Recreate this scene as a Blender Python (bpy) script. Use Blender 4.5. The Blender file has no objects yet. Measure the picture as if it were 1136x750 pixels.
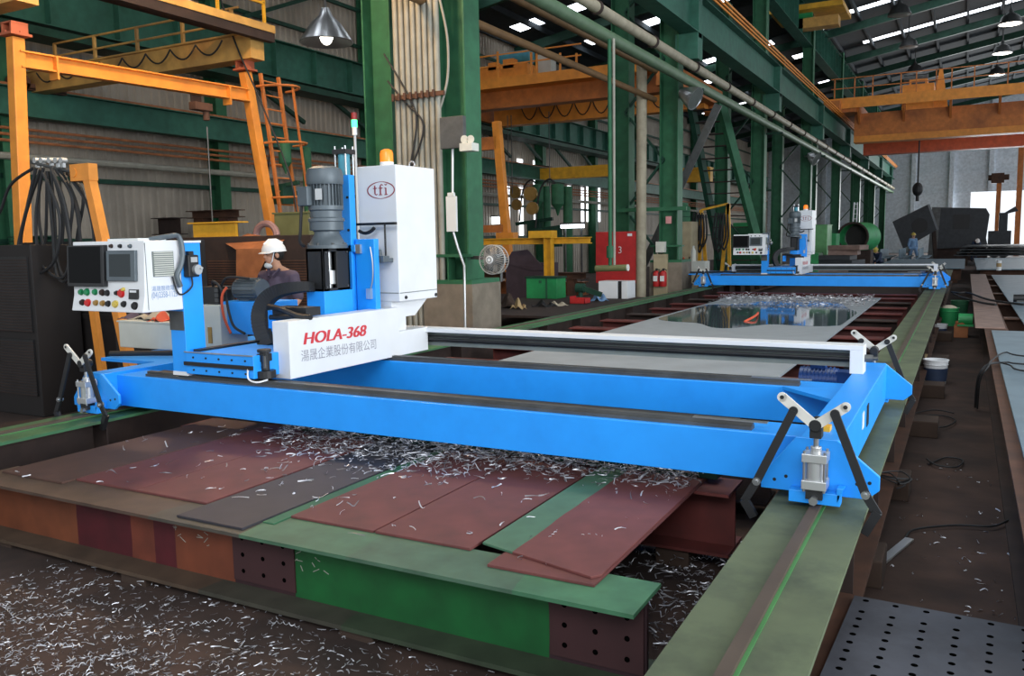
import bpy, bmesh, math, random
from mathutils import Vector, Matrix
C = bpy.context.scene.collection
random.seed(7)

# ---------------------------------------------------------------- camera, world, light, exposure
F_PX, CX, CY, CAM_Z = 935.0, 568.0, 375.0, 1.2
AX = Vector((0.88162407, 0.03923788, -0.47031839))     # world X, Y, Z in camera axes (right, down, forward)
AY = Vector((0.47164018, -0.1094879, 0.87496739))
AZ = Vector((-0.0171623, -0.99321337, -0.11503333))
cam_data = bpy.data.cameras.new('camera')
cam_data.sensor_width = 36.0
cam_data.lens = F_PX / 1136.0 * 36.0
cam_data.clip_start = 0.05
cam_data.clip_end = 400
cam = bpy.data.objects.new('camera', cam_data)
C.objects.link(cam)
cam.matrix_world = Matrix(((AX[0], -AX[1], -AX[2], 0), (AY[0], -AY[1], -AY[2], 0), (AZ[0], -AZ[1], -AZ[2], CAM_Z), (0, 0, 0, 1)))
sc = bpy.context.scene
sc.camera = cam
sc.view_settings.view_transform = 'Standard'
sc.view_settings.look = 'None'
sc.view_settings.gamma = 1.0
sc.view_settings.use_curve_mapping = False
sc.view_settings.exposure = 0.35
sc.cycles.use_denoising = True
sc.cycles.max_bounces = 6
sc.cycles.diffuse_bounces = 3
sc.cycles.glossy_bounces = 3
sc.cycles.sample_clamp_indirect = 4.0

world = bpy.data.worlds.new('world')
sc.world = world
world.use_nodes = True
world.node_tree.nodes['Background'].inputs[0].default_value = (0.86, 0.93, 1.0, 1)
world.node_tree.nodes['Background'].inputs[1].default_value = 0.95

def area_light(name, loc, target, size, size_y, power, color):
    d = bpy.data.lights.new(name, 'AREA')
    d.shape = 'RECTANGLE'; d.size = size; d.size_y = size_y; d.energy = power; d.color = color
    o = bpy.data.objects.new(name, d); C.objects.link(o)
    o.location = loc
    o.rotation_euler = (Vector(target) - Vector(loc)).to_track_quat('-Z', 'Y').to_euler()
    return o
area_light('side_door_daylight', (11, 2.0, 3.0), (-3.5, 6, 0.8), 9, 5, 1300, (0.92, 0.96, 1.0))
area_light('rear_fill', (2.0, -5.5, 6.5), (-3.5, 6, .9), 7, 3, 420, (0.95, 0.97, 1.0))  # added fill behind the camera, lifts the cabinet and gantry fronts
area_light('roof_daylight', (-2.5, 9.0, 10.8), (-2.5, 9.0, 0), 6, 10, 500, (0.9, 0.96, 1.0))
area_light('far_door_daylight', (3.5, 83.5, 2.5), (-2, 40, 0.5), 7, 5, 2600, (0.95, 0.98, 1.0))

# ---------------------------------------------------------------- helpers
def ray(px, py):
    d = Vector((px - CX, py - CY, F_PX))
    return Vector((AX.dot(d), AY.dot(d), AZ.dot(d)))
def at(px, py, Y):            # the point of the plane y = Y seen at a photograph pixel
    d = ray(px, py); return Vector((0, 0, CAM_Z)) + d * (Y / d.y)
def atx(px, py, X):
    d = ray(px, py); return Vector((0, 0, CAM_Z)) + d * (X / d.x)
def atz(px, py, z):
    d = ray(px, py); return Vector((0, 0, CAM_Z)) + d * ((z - CAM_Z) / d.z)

def lin(c):
    return tuple((v / 255 / 12.92) if v / 255 <= 0.04045 else ((v / 255 + 0.055) / 1.055) ** 2.4 for v in c) + (1,)

def mat(name, c, r=0.55, m=0.0, var=0.18, sc_=5.0, dirt=None, da=0.5, dsc=2.2, bump=0.0, emit=0.0, alpha=1.0, trans=0.0):
    ma = bpy.data.materials.new(name); ma.use_nodes = True
    nt = ma.node_tree; n = nt.nodes; l = nt.links
    b = n['Principled BSDF']
    b.inputs['Roughness'].default_value = r
    b.inputs['Metallic'].default_value = m
    base = lin(c)
    tc = n.new('ShaderNodeTexCoord')
    nz = n.new('ShaderNodeTexNoise'); nz.inputs['Scale'].default_value = sc_; nz.inputs['Detail'].default_value = 5
    l.new(tc.outputs['Object'], nz.inputs['Vector'])
    mp = n.new('ShaderNodeMapRange'); mp.inputs[1].default_value = 0.3; mp.inputs[2].default_value = 0.7
    mp.inputs[3].default_value = 1 - var; mp.inputs[4].default_value = 1 + var * 0.6
    l.new(nz.outputs['Fac'], mp.inputs[0])
    mx = n.new('ShaderNodeMix'); mx.data_type = 'RGBA'; mx.blend_type = 'MULTIPLY'; mx.inputs[0].default_value = 1
    mx.inputs[6].default_value = base
    l.new(mp.outputs[0], mx.inputs[7])
    out = mx.outputs[2]
    if dirt:
        nd = n.new('ShaderNodeTexNoise'); nd.inputs['Scale'].default_value = dsc; nd.inputs['Detail'].default_value = 8; nd.inputs['Roughness'].default_value = 0.65
        l.new(tc.outputs['Object'], nd.inputs['Vector'])
        md = n.new('ShaderNodeMapRange'); md.inputs[1].default_value = 0.45; md.inputs[2].default_value = 0.7; md.inputs[4].default_value = da
        l.new(nd.outputs['Fac'], md.inputs[0])
        m2 = n.new('ShaderNodeMix'); m2.data_type = 'RGBA'; m2.inputs[7].default_value = lin(dirt)
        l.new(md.outputs[0], m2.inputs[0]); l.new(out, m2.inputs[6])
        out = m2.outputs[2]
    l.new(out, b.inputs['Base Color'])
    if bump:
        bp = n.new('ShaderNodeBump'); bp.inputs['Strength'].default_value = bump; bp.inputs['Distance'].default_value = 0.02
        l.new(nz.outputs['Fac'], bp.inputs['Height']); l.new(bp.outputs[0], b.inputs['Normal'])
    if emit:
        b.inputs['Emission Color'].default_value = base; b.inputs['Emission Strength'].default_value = emit
    if trans:
        b.inputs['Transmission Weight'].default_value = trans
    return ma

def banded(name, stops, r=0.5, jitter=0.05, var=0.25):
    """paint bands along the object's own x axis: stops = [(x from, colour), ...]"""
    ma = mat(name, (255, 255, 255), r, var=var, sc_=7)
    nt = ma.node_tree; n = nt.nodes; l = nt.links
    tc = next(q for q in n if q.type == 'TEX_COORD'); mx = next(q for q in n if q.type == 'MIX')
    nz = n.new('ShaderNodeTexNoise'); nz.inputs['Scale'].default_value = 3; l.new(tc.outputs['Object'], nz.inputs['Vector'])
    sp = n.new('ShaderNodeSeparateXYZ'); l.new(tc.outputs['Object'], sp.inputs[0])
    ad = n.new('ShaderNodeMath'); ad.operation = 'MULTIPLY_ADD'; ad.inputs[1].default_value = jitter
    l.new(nz.outputs['Fac'], ad.inputs[0]); l.new(sp.outputs[0], ad.inputs[2])
    x0, x1 = stops[0][0], stops[-1][0] + 1
    mp = n.new('ShaderNodeMapRange'); mp.inputs[1].default_value = x0; mp.inputs[2].default_value = x1; l.new(ad.outputs[0], mp.inputs[0])
    cr = n.new('ShaderNodeValToRGB'); cr.color_ramp.interpolation = 'CONSTANT'
    e = cr.color_ramp.elements
    while len(e) < len(stops): e.new(0.5)
    for k, (x, c) in enumerate(stops):
        e[k].position = (x - x0) / (x1 - x0); e[k].color = lin(c)
    l.new(mp.outputs[0], cr.inputs[0]); l.new(cr.outputs[0], mx.inputs[6])
    return ma

class MB:
    def __init__(s): s.v = []; s.f = []; s.mi = []; s.cur = 0
    def add(s, vs, fs):
        b = len(s.v); s.v += [Vector(p) for p in vs]
        s.f += [tuple(i + b for i in f) for f in fs]; s.mi += [s.cur] * len(fs); return s
    def box(s, x0, x1, y0, y1, z0, z1):
        return s.add([(x0, y0, z0), (x1, y0, z0), (x1, y1, z0), (x0, y1, z0), (x0, y0, z1), (x1, y0, z1), (x1, y1, z1), (x0, y1, z1)],
                     [(0, 3, 2, 1), (4, 5, 6, 7), (0, 1, 5, 4), (1, 2, 6, 5), (2, 3, 7, 6), (3, 0, 4, 7)])
    def cbox(s, c, sx, sy, sz): return s.box(c[0] - sx / 2, c[0] + sx / 2, c[1] - sy / 2, c[1] + sy / 2, c[2] - sz / 2, c[2] + sz / 2)
    def obb(s, c, size, M):
        q = MB().box(-size[0] / 2, size[0] / 2, -size[1] / 2, size[1] / 2, -size[2] / 2, size[2] / 2)
        return s.add([M @ p + Vector(c) for p in q.v], q.f)
    def bar(s, p0, p1, w, h, up=(0, 0, 1)):
        p0, p1 = Vector(p0), Vector(p1); d = (p1 - p0).normalized(); u = Vector(up)
        a = d.cross(u)
        if a.length < 1e-4: a = d.cross(Vector((1, 0, 0)))
        a.normalize(); u = a.cross(d).normalized()
        vs = [p + a * i * w / 2 + u * j * h / 2 for p in (p0, p1) for i, j in ((-1, -1), (1, -1), (1, 1), (-1, 1))]
        return s.add(vs, [(3, 2, 1, 0), (4, 5, 6, 7), (0, 1, 5, 4), (1, 2, 6, 5), (2, 3, 7, 6), (3, 0, 4, 7)])
    def cyl(s, p0, p1, r, r2=None, n=14):
        p0, p1 = Vector(p0), Vector(p1); r2 = r if r2 is None else r2
        d = (p1 - p0).normalized(); a = d.orthogonal().normalized(); b = d.cross(a)
        vs = [p + (a * math.cos(t) + b * math.sin(t)) * q for p, q in ((p0, r), (p1, r2)) for t in [2 * math.pi * k / n for k in range(n)]]
        fs = [(k, (k + 1) % n, n + (k + 1) % n, n + k) for k in range(n)] + [tuple(range(n - 1, -1, -1)), tuple(range(n, 2 * n))]
        return s.add(vs, fs)
    def tube(s, pts, r, n=7, r1=None):
        pts = [Vector(p) for p in pts]; N = len(pts); vs = []; fs = []
        a = None
        for k, p in enumerate(pts):
            d = (pts[min(k + 1, N - 1)] - pts[max(k - 1, 0)])
            d = d.normalized() if d.length > 1e-9 else Vector((0, 0, 1))
            a = (a - d * a.dot(d)) if a is not None else d.orthogonal()
            if a.length < 1e-6: a = d.orthogonal()
            a.normalize(); b = d.cross(a)
            q = r if r1 is None else r + (r1 - r) * k / (N - 1)
            vs += [p + (a * math.cos(2 * math.pi * j / n) + b * math.sin(2 * math.pi * j / n)) * q for j in range(n)]
        for k in range(N - 1):
            fs += [(k * n + j, k * n + (j + 1) % n, (k + 1) * n + (j + 1) % n, (k + 1) * n + j) for j in range(n)]
        fs += [tuple(range(n - 1, -1, -1)), tuple(range((N - 1) * n, N * n))]
        return s.add(vs, fs)
    def prism(s, poly, axis, a, b):
        def P(q, t): return {'x': (t, q[0], q[1]), 'y': (q[0], t, q[1]), 'z': (q[0], q[1], t)}[axis]
        n = len(poly)
        vs = [P(q, a) for q in poly] + [P(q, b) for q in poly]
        return s.add(vs, [tuple(range(n - 1, -1, -1)), tuple(range(n, 2 * n))] + [(k, (k + 1) % n, n + (k + 1) % n, n + k) for k in range(n)])
    def strip(s, pts, w, h, side):
        pts = [Vector(p) for p in pts]; N = len(pts); vs = []
        for k, p in enumerate(pts):
            d = (pts[min(k + 1, N - 1)] - pts[max(k - 1, 0)]).normalized(); a = Vector(side); a = (a - d * a.dot(d)).normalized(); b = d.cross(a)
            hh = h(k / (N - 1)) if callable(h) else h
            vs += [p + a * i * w / 2 + b * j * hh / 2 for i, j in ((-1, -1), (1, -1), (1, 1), (-1, 1))]
        fs = [(3, 2, 1, 0), tuple(4 * (N - 1) + q for q in range(4))] + [(4 * k + j, 4 * k + (j + 1) % 4, 4 * k + 4 + (j + 1) % 4, 4 * k + 4 + j) for k in range(N - 1) for j in range(4)]
        return s.add(vs, fs)
    def lathe(s, prof, o, axis='z', n=20):
        o = Vector(o); vs = []
        for r, h in prof:
            for k in range(n):
                t = 2 * math.pi * k / n; u, w = r * math.cos(t), r * math.sin(t)
                vs.append(o + Vector({'z': (u, w, h), 'x': (h, u, w), 'y': (u, h, w)}[axis]))
        m = len(prof)
        fs = [(i * n + k, i * n + (k + 1) % n, (i + 1) * n + (k + 1) % n, (i + 1) * n + k) for i in range(m - 1) for k in range(n)]
        if prof[0][0] > 1e-5: fs.append(tuple(range(n - 1, -1, -1)))
        if prof[-1][0] > 1e-5: fs.append(tuple(range((m - 1) * n, m * n)))
        return s.add(vs, fs)
    def torus(s, c, R, r, axis='z', n=24, k=6):
        c = Vector(c); pts = []
        vs = []; fs = []
        for i in range(n):
            t = 2 * math.pi * i / n
            for j in range(k):
                p = 2 * math.pi * j / k; q = R + r * math.cos(p); h = r * math.sin(p)
                u, w = q * math.cos(t), q * math.sin(t)
                vs.append(c + Vector({'z': (u, w, h), 'x': (h, u, w), 'y': (u, h, w)}[axis]))
        fs = [(i * k + j, ((i + 1) % n) * k + j, ((i + 1) % n) * k + (j + 1) % k, i * k + (j + 1) % k) for i in range(n) for j in range(k)]
        return s.add(vs, fs)
    def ball(s, c, r, n=12, m=8, M=None):
        r = (r, r, r) if not hasattr(r, '__len__') else r
        q = MB().lathe([(max(1e-6, math.sin(math.pi * i / m)), -math.cos(math.pi * i / m)) for i in range(m + 1)], (0, 0, 0), 'z', n)
        return s.add([(M @ Vector((p.x * r[0], p.y * r[1], p.z * r[2])) if M else Vector((p.x * r[0], p.y * r[1], p.z * r[2]))) + Vector(c) for p in q.v], q.f)
    def hbeam(s, p0, p1, h, w, tf=0.02, tw=0.014, up=(0, 0, 1)):
        """p0, p1 on the middle of the section"""
        p0, p1 = Vector(p0), Vector(p1); d = (p1 - p0).normalized(); a = d.cross(Vector(up)).normalized(); u = a.cross(d)
        for k in (-1, 1): s.bar(p0 + u * k * (h - tf) / 2, p1 + u * k * (h - tf) / 2, w, tf, up)
        return s.bar(p0, p1, tw, h - 2 * tf, up)
    def bounds(s):
        return [(min(v[i] for v in s.v), max(v[i] for v in s.v)) for i in range(3)]
    def build(s, name, m, parent=None, bevel=0.0, smooth=False, origin=None):
        if parent is not None: org = Vector(parent['_org'])
        elif origin is not None: org = Vector(origin)
        else:
            (a, b), (c, d), (e, f) = s.bounds(); org = Vector(((a + b) / 2, (c + d) / 2, e))
        me = bpy.data.meshes.new(name)
        me.from_pydata([p - org for p in s.v], [], s.f)
        bm = bmesh.new(); bm.from_mesh(me)
        bmesh.ops.recalc_face_normals(bm, faces=bm.faces); bm.to_mesh(me); bm.free()
        for q in (m if isinstance(m, (list, tuple)) else [m]): me.materials.append(q)
        me.polygons.foreach_set('material_index', s.mi)
        if smooth:
            me.polygons.foreach_set('use_smooth', [True] * len(me.polygons))
            me.set_sharp_from_angle(angle=math.radians(38))
        o = bpy.data.objects.new(name, me); C.objects.link(o)
        o['_org'] = org[:]
        if parent is not None: o.parent = parent
        else: o.location = org
        if bevel:
            b = o.modifiers.new('bevel', 'BEVEL'); b.width = bevel; b.segments = 2; b.limit_method = 'ANGLE'
        return o

def tag(o, label=None, cat=None, group=None, kind=None):
    if label: o['label'] = label
    if cat: o['category'] = cat
    if group: o['group'] = group
    if kind: o['kind'] = kind
    return o
def thing(name, label, cat, loc, group=None, kind=None):
    o = bpy.data.objects.new(name, None); C.objects.link(o); o.location = loc; o['_org'] = tuple(loc)
    o.empty_display_size = 0.1
    return tag(o, label, cat, group, kind)
def dup(root, loc, label=None, group=None, rotz=None):
    r = root.copy(); C.objects.link(r); r.location = loc
    if rotz is not None: r.rotation_euler = (0, 0, rotz)
    if label: r['label'] = label
    if group: r['group'] = group
    for ch in list(root.children):
        c = ch.copy(); C.objects.link(c); c.parent = r
        for g in list(ch.children):
            d = g.copy(); C.objects.link(d); d.parent = c
    return r
def text(name, body, size, origin, xdir, ydir, m, parent, shear=0.0, offset=0.0, depth=0.0015, sx=1.0, sp=1.0, bold=0.0):
    cu = bpy.data.curves.new(name, 'FONT'); cu.body = body; cu.size = size; cu.shear = shear; cu.offset = offset; cu.space_character = sp
    o = bpy.data.objects.new(name, cu); C.objects.link(o)
    bpy.context.view_layer.update()
    me = bpy.data.meshes.new_from_object(o.evaluated_get(bpy.context.evaluated_depsgraph_get()))
    bpy.data.objects.remove(o)
    X, Y = Vector(xdir).normalized(), Vector(ydir).normalized(); N = X.cross(Y)
    org = Vector(parent['_org'])
    for v in me.vertices:
        v.co = Vector(origin) + X * v.co.x * sx + Y * v.co.y + N * depth - org
    if bold:
        bm = bmesh.new(); bm.from_mesh(me); g0 = bm.verts[:] + bm.edges[:] + bm.faces[:]
        for k in (-1, 1):
            d = bmesh.ops.duplicate(bm, geom=g0)['geom']
            for v in d:
                if isinstance(v, bmesh.types.BMVert): v.co += X * bold * k + N * .0002 * k
        bm.to_mesh(me); bm.free()
    me.materials.clear(); me.materials.append(m)
    o = bpy.data.objects.new(name, me); C.objects.link(o); o.parent = parent; o['_org'] = org[:]
    return o
def arc(p0, p1, sag, n=12, d=(0, 0, -1)):
    p0, p1, d = Vector(p0), Vector(p1), Vector(d)
    return [p0.lerp(p1, k / n) + d * sag * 4 * (k / n) * (1 - k / n) for k in range(n + 1)]
def smooth_path(pts, n=6):
    pts = [Vector(p) for p in pts]; out = []
    for i in range(len(pts) - 1):
        p0, p1, p2, p3 = pts[max(i - 1, 0)], pts[i], pts[i + 1], pts[min(i + 2, len(pts) - 1)]
        for k in range(n):
            t = k / n
            out.append(0.5 * ((2 * p1) + (p2 - p0) * t + (2 * p0 - 5 * p1 + 4 * p2 - p3) * t * t + (3 * p1 - p0 - 3 * p2 + p3) * t ** 3))
    return out + [pts[-1]]

# ---------------------------------------------------------------- materials
M = {}
M['dirt'] = mat('dirt_floor', (66, 48, 40), 0.95, var=0.5, sc_=3, dirt=(36, 29, 27), da=0.8, dsc=0.9, bump=0.6)
M['blue'] = mat('blue_paint', (34, 158, 255), 0.42, var=0.05, dirt=(26, 120, 215), da=0.25)
M['blue_dark'] = mat('dark_blue_paint', (22, 70, 140), 0.4)
M['white'] = mat('white_paint', (226, 228, 230), 0.45, var=0.04)
M['cream'] = mat('cream_paint', (205, 206, 196), 0.5, var=0.08)
M['grey'] = mat('grey_paint', (120, 128, 124), 0.5)
M['grey_motor'] = mat('motor_grey', (92, 102, 108), 0.45, m=0.2)
M['black'] = mat('black_steel', (28, 29, 31), 0.5)
M['near_black'] = mat('near_black_steel', (30, 25, 24), 0.7, dirt=(22, 19, 19))
M['rubber'] = mat('black_rubber', (34, 35, 37), 0.6)
M['screen'] = mat('dark_screen', (8, 9, 11), 0.5, var=0.02)
M['screen'].node_tree.nodes['Principled BSDF'].inputs['Specular IOR Level'].default_value = .12
M['screen_grey'] = mat('grey_screen', (56, 62, 64), 0.5, var=0.02)
M['screen_grey'].node_tree.nodes['Principled BSDF'].inputs['Specular IOR Level'].default_value = .2
M['steel'] = mat('bright_steel', (185, 188, 190), 0.3, m=0.9, var=0.08)
M['alu'] = mat('aluminium', (198, 200, 200), 0.35, m=0.7, var=0.06)
M['link'] = mat('pale_link_paint', (215, 213, 205), 0.45, var=0.05)
M['dull'] = mat('dull_steel', (96, 98, 98), 0.5, m=0.6, dirt=(50, 46, 44), da=0.6)
M['green'] = mat('column_green', (54, 106, 76), 0.5, dirt=(38, 66, 54), da=0.5, dsc=1.2)
M['green_dark'] = mat('dark_column_green', (36, 72, 58), 0.55, dirt=(18, 30, 26), da=0.5)
M['green_girder'] = mat('girder_green', (56, 104, 88), 0.55, dirt=(38, 68, 58), da=0.6, dsc=0.8)
for k in ('green', 'green_dark', 'green_girder'): M[k].node_tree.nodes['Principled BSDF'].inputs['Specular IOR Level'].default_value = .2
M['green_bright'] = mat('bright_green_paint', (40, 148, 84), 0.5, dirt=(30, 90, 56), da=0.4)
M['green_light'] = mat('light_green_paint', (96, 158, 100), 0.5)
M['rail_top'] = mat('worn_green_flange', (90, 101, 75), 0.7, var=0.25, sc_=4, dirt=(54, 64, 52), da=0.75, dsc=3)
M['rail_top_left'] = mat('green_brown_flange', (58, 106, 70), 0.6, dirt=(60, 60, 52), da=0.6, dsc=3)
M['stripe'] = mat('bright_green_stripe', (66, 124, 68), 0.5)
M['rail_bar'] = mat('worn_rail_steel', (84, 72, 62), 0.6, m=0.2)
M['rust'] = mat('rusty_brown', (88, 58, 42), 0.8, var=0.35, dirt=(62, 44, 36), da=0.7)
M['rust_dark'] = mat('dark_rust', (54, 40, 35), 0.85, var=0.35, dirt=(38, 30, 28), da=0.7)
M['rust_orange'] = mat('orange_rust', (170, 106, 64), 0.7, var=0.3, dirt=(110, 68, 46), da=0.6)
M['red_beam'] = mat('red_primer_beam', (96, 40, 36), 0.7, dirt=(52, 30, 28), da=0.6)
M['orange'] = mat('crane_orange', (236, 150, 56), 0.5, var=0.12, dirt=(184, 104, 44), da=0.4)
M['orange_old'] = mat('old_crane_orange', (206, 122, 58), 0.6, dirt=(110, 62, 40), da=0.6, dsc=1.0)
M['yellow_old'] = mat('old_crane_yellow', (206, 158, 84), 0.6, dirt=(110, 76, 52), da=0.65, dsc=0.8)
M['yellow'] = mat('machine_yellow', (222, 166, 40), 0.5, dirt=(150, 106, 40), da=0.4)
M['wall'] = mat('corrugated_sheet', (168, 158, 144), 0.55, m=0.15, var=0.15, sc_=0.7, dirt=(120, 112, 102), da=0.6, dsc=0.5)
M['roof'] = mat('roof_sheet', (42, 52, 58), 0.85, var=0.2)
M['far_wall'] = mat('hazed_far_sheet', (232, 240, 248), 0.75, dirt=(196, 208, 216), da=0.5, dsc=0.6)  # sheet colour paled to stand in for the distant haze
M['daylight'] = mat('translucent_sheet', (240, 246, 255), 0.6, var=0.0, emit=5.0)
M['daylight_soft'] = mat('daylit_opening', (240, 246, 255), 0.6, var=0.0, emit=2.2)
M['tube_lamp'] = mat('lamp_tube', (240, 250, 255), 0.5, var=0.0, emit=4.0)
M['bulb'] = mat('lamp_glow', (255, 246, 230), 0.4, var=0.0, emit=6.0)
M['plate_grey'] = mat('pale_steel_plate', (150, 158, 164), 0.6, m=0.1, var=0.1, sc_=2, dirt=(128, 134, 138), da=0.4)
M['plate_blue'] = mat('bluish_steel_plate', (112, 132, 144), 0.6, m=0.1, var=0.15, sc_=2, dirt=(88, 102, 110), da=0.4)
M['plate_dark'] = mat('dark_steel_plate', (62, 66, 70), 0.6, m=0.3, dirt=(40, 42, 44), da=0.5)
M['hole'] = mat('dark_hole', (6, 6, 6), 1.0, var=0)
M['hole'].node_tree.nodes['Principled BSDF'].inputs['Specular IOR Level'].default_value = 0
M['perf'] = mat('perforated_sheet', (78, 80, 88), 0.65, m=0.1, dirt=(54, 54, 58), da=0.6, dsc=4)
M['plate_red'] = mat('red_primer_plate', (104, 55, 52), 0.7, var=0.2, sc_=4, dirt=(74, 44, 42), da=0.6, dsc=3)
M['plate_red_dull'] = mat('dull_primer_plate', (108, 64, 56), 0.7, var=0.2, dirt=(76, 52, 46), da=0.6, dsc=4)
M['plate_brown'] = mat('brown_primer_plate', (80, 54, 44), 0.75, var=0.2, dirt=(60, 44, 38), da=0.6)
M['plate_black'] = mat('black_mill_plate', (50, 48, 54), 0.6, m=0.1, var=0.2)
M['swarf'] = mat('steel_swarf', (205, 206, 212), 0.35, m=0.5, var=0.3)
M['swarf_dark'] = mat('dark_swarf', (120, 118, 122), 0.45, m=0.4, var=0.3)
M['water'] = mat('coolant_film', (64, 78, 84), 0.05, m=0.0, var=0.05)
M['concrete'] = mat('concrete', (128, 118, 104), 0.85, var=0.2, dirt=(92, 84, 74), da=0.6)
M['pipe_beige'] = mat('beige_pipe', (164, 156, 134), 0.6, dirt=(112, 102, 86), da=0.5)
M['pipe_green'] = mat('green_pipe', (86, 112, 84), 0.55)
M['pipe_brown'] = mat('brown_pipe', (116, 88, 56), 0.65)
M['conduit'] = mat('grey_conduit', (150, 148, 136), 0.5, dirt=(112, 108, 98), da=0.4, dsc=1)
M['red'] = mat('red_paint', (186, 40, 40), 0.5, dirt=(120, 30, 32), da=0.3)
M['red_mark'] = mat('red_lettering', (206, 56, 62), 0.5, var=0.05)
M['maroon_mark'] = mat('maroon_logo', (150, 62, 72), 0.5, var=0.05)
M['grey_mark'] = mat('grey_lettering', (150, 150, 158), 0.5, var=0.05)
M['blue_mark'] = mat('pale_blue_lettering', (130, 158, 196), 0.5, var=0.05)
M['chalk'] = mat('chalk_mark', (150, 150, 140), 0.9, var=0.1)
M['paper'] = mat('paper', (215, 218, 216), 0.8, var=0.05)
M['beacon'] = mat('orange_beacon', (250, 130, 30), 0.25, var=0.05, emit=0.5)
M['btn_green'] = mat('green_button', (20, 130, 80), 0.4)
M['btn_red'] = mat('red_button', (200, 40, 40), 0.4)
M['btn_yellow'] = mat('yellow_button', (214, 190, 90), 0.4)
M['brass'] = mat('brass', (176, 140, 80), 0.4, m=0.6)
M['skin'] = mat('skin', (190, 140, 112), 0.55, var=0.06)
M['hair'] = mat('black_hair', (22, 20, 20), 0.6)
M['shirt'] = mat('plum_shirt', (78, 66, 82), 0.8, var=0.12, sc_=20)
M['trousers'] = mat('dark_trousers', (44, 46, 56), 0.85)
M['boots'] = mat('dark_boots', (30, 28, 28), 0.6)
M['helmet'] = mat('white_helmet', (238, 236, 232), 0.35, var=0.03)
M['overall'] = mat('blue_overall', (112, 146, 184), 0.85)
M['overall_dark'] = mat('dark_blue_overall', (46, 60, 84), 0.85)
M['cloth'] = mat('rag_cloth', (176, 166, 146), 0.9, var=0.2, sc_=20)
M['cloth_red'] = mat('orange_rag', (210, 90, 60), 0.9)
M['cardboard'] = mat('cardboard', (176, 150, 108), 0.85)
M['wood'] = mat('timber_block', (66, 50, 40), 0.9, var=0.3, dirt=(46, 36, 31), da=0.6)
M['olive'] = mat('olive_paint', (110, 112, 72), 0.6)
M['teal'] = mat('teal_paint', (70, 150, 170), 0.45)
M['beige_box'] = mat('beige_paint', (170, 158, 128), 0.6)
M['board'] = mat('brown_board', (136, 112, 102), 0.75, var=0.25)
M['fan_wire'] = mat('fan_wire', (190, 186, 180), 0.4, m=0.4)

# ---------------------------------------------------------------- setting: floor, walls, roof
FZ = -0.52
tag(MB().box(-17.5, 14, -6, 86, FZ - 0.2, FZ).build('floor', M['dirt']), kind='structure')
WX = -17.0
def corrugated(y0, y1, z0, z1, pitch=0.22, d=0.04):
    q = MB(); n = int((y1 - y0) / pitch); vs = []
    for k in range(n + 1):
        y = y0 + k * pitch
        for dy, dx in ((0, 0), (0.35 * pitch, 0), (0.5 * pitch, d), (0.85 * pitch, d)):
            vs.append((WX + dx, y + dy, z0)); vs.append((WX + dx, y + dy, z1))
    m = len(vs) // 2
    return q.add(vs, [(2 * k, 2 * k + 2, 2 * k + 3, 2 * k + 1) for k in range(m - 1)])
# the left wall: sheet from the ground up, with translucent slits in the far bays
w = corrugated(-2, 86, FZ, 9.6)
w.box(WX - 0.12, WX - 0.05, -2, 86, FZ, 9.6)
tag(w.build('wall_left', M['wall']), kind='structure')
k = 0
for (x0, x1, yt, yb) in ((576, 581, 206, 262), (592, 596, 178, 250), (597.5, 602, 184, 250), (630, 634, 206, 248), (645, 648, 208, 246), (651, 655, 202, 246), (574, 580, 176, 184), (601, 606, 181, 187), (562, 566, 205, 246), (663, 666, 205, 246)):
    a, b = atx(x0, yt, WX + 0.07), atx(x1, yb, WX + 0.07)
    k += 1
    tag(MB().box(WX + 0.045, WX + 0.07, a.y, b.y, b.z, a.z).build('window_%d' % k, M['daylight_soft']), kind='structure')
# far end wall with its open doorway
D0, D1 = atz(1076, 268, 0.3), 0
fw = MB(); YF = 84.0
dx0 = at(1077, 213, YF).x; dz1 = at(1077, 213, YF).z
fw.box(-17, dx0, YF, YF + 0.2, FZ, 18).box(dx0, 14, YF, YF + 0.2, dz1, 18)
for z in (2.2, 4.6, 6.3, 8.1, 9.9, 11.7): fw.box(-17, 14, YF - 0.12, YF, max(z, 0), z + 0.14) if z > dz1 else fw.box(-17, dx0, YF - 0.12, YF, z, z + 0.14)
for x in (-12, -8, -4.5, -1.5): fw.box(x, x + 0.35, YF - 0.3, YF, FZ, 17)
for x in (1.5, 5, 8.5): fw.box(x, x + 0.35, YF - 0.3, YF, dz1, 17)
tag(fw.build('wall_far', M['far_wall']), kind='structure')
tag(MB().box(-30, 30, YF + 0.3, YF + 18, FZ - 0.1, FZ + 0.02).build('ground_outside', M['concrete']), kind='structure')
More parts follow.
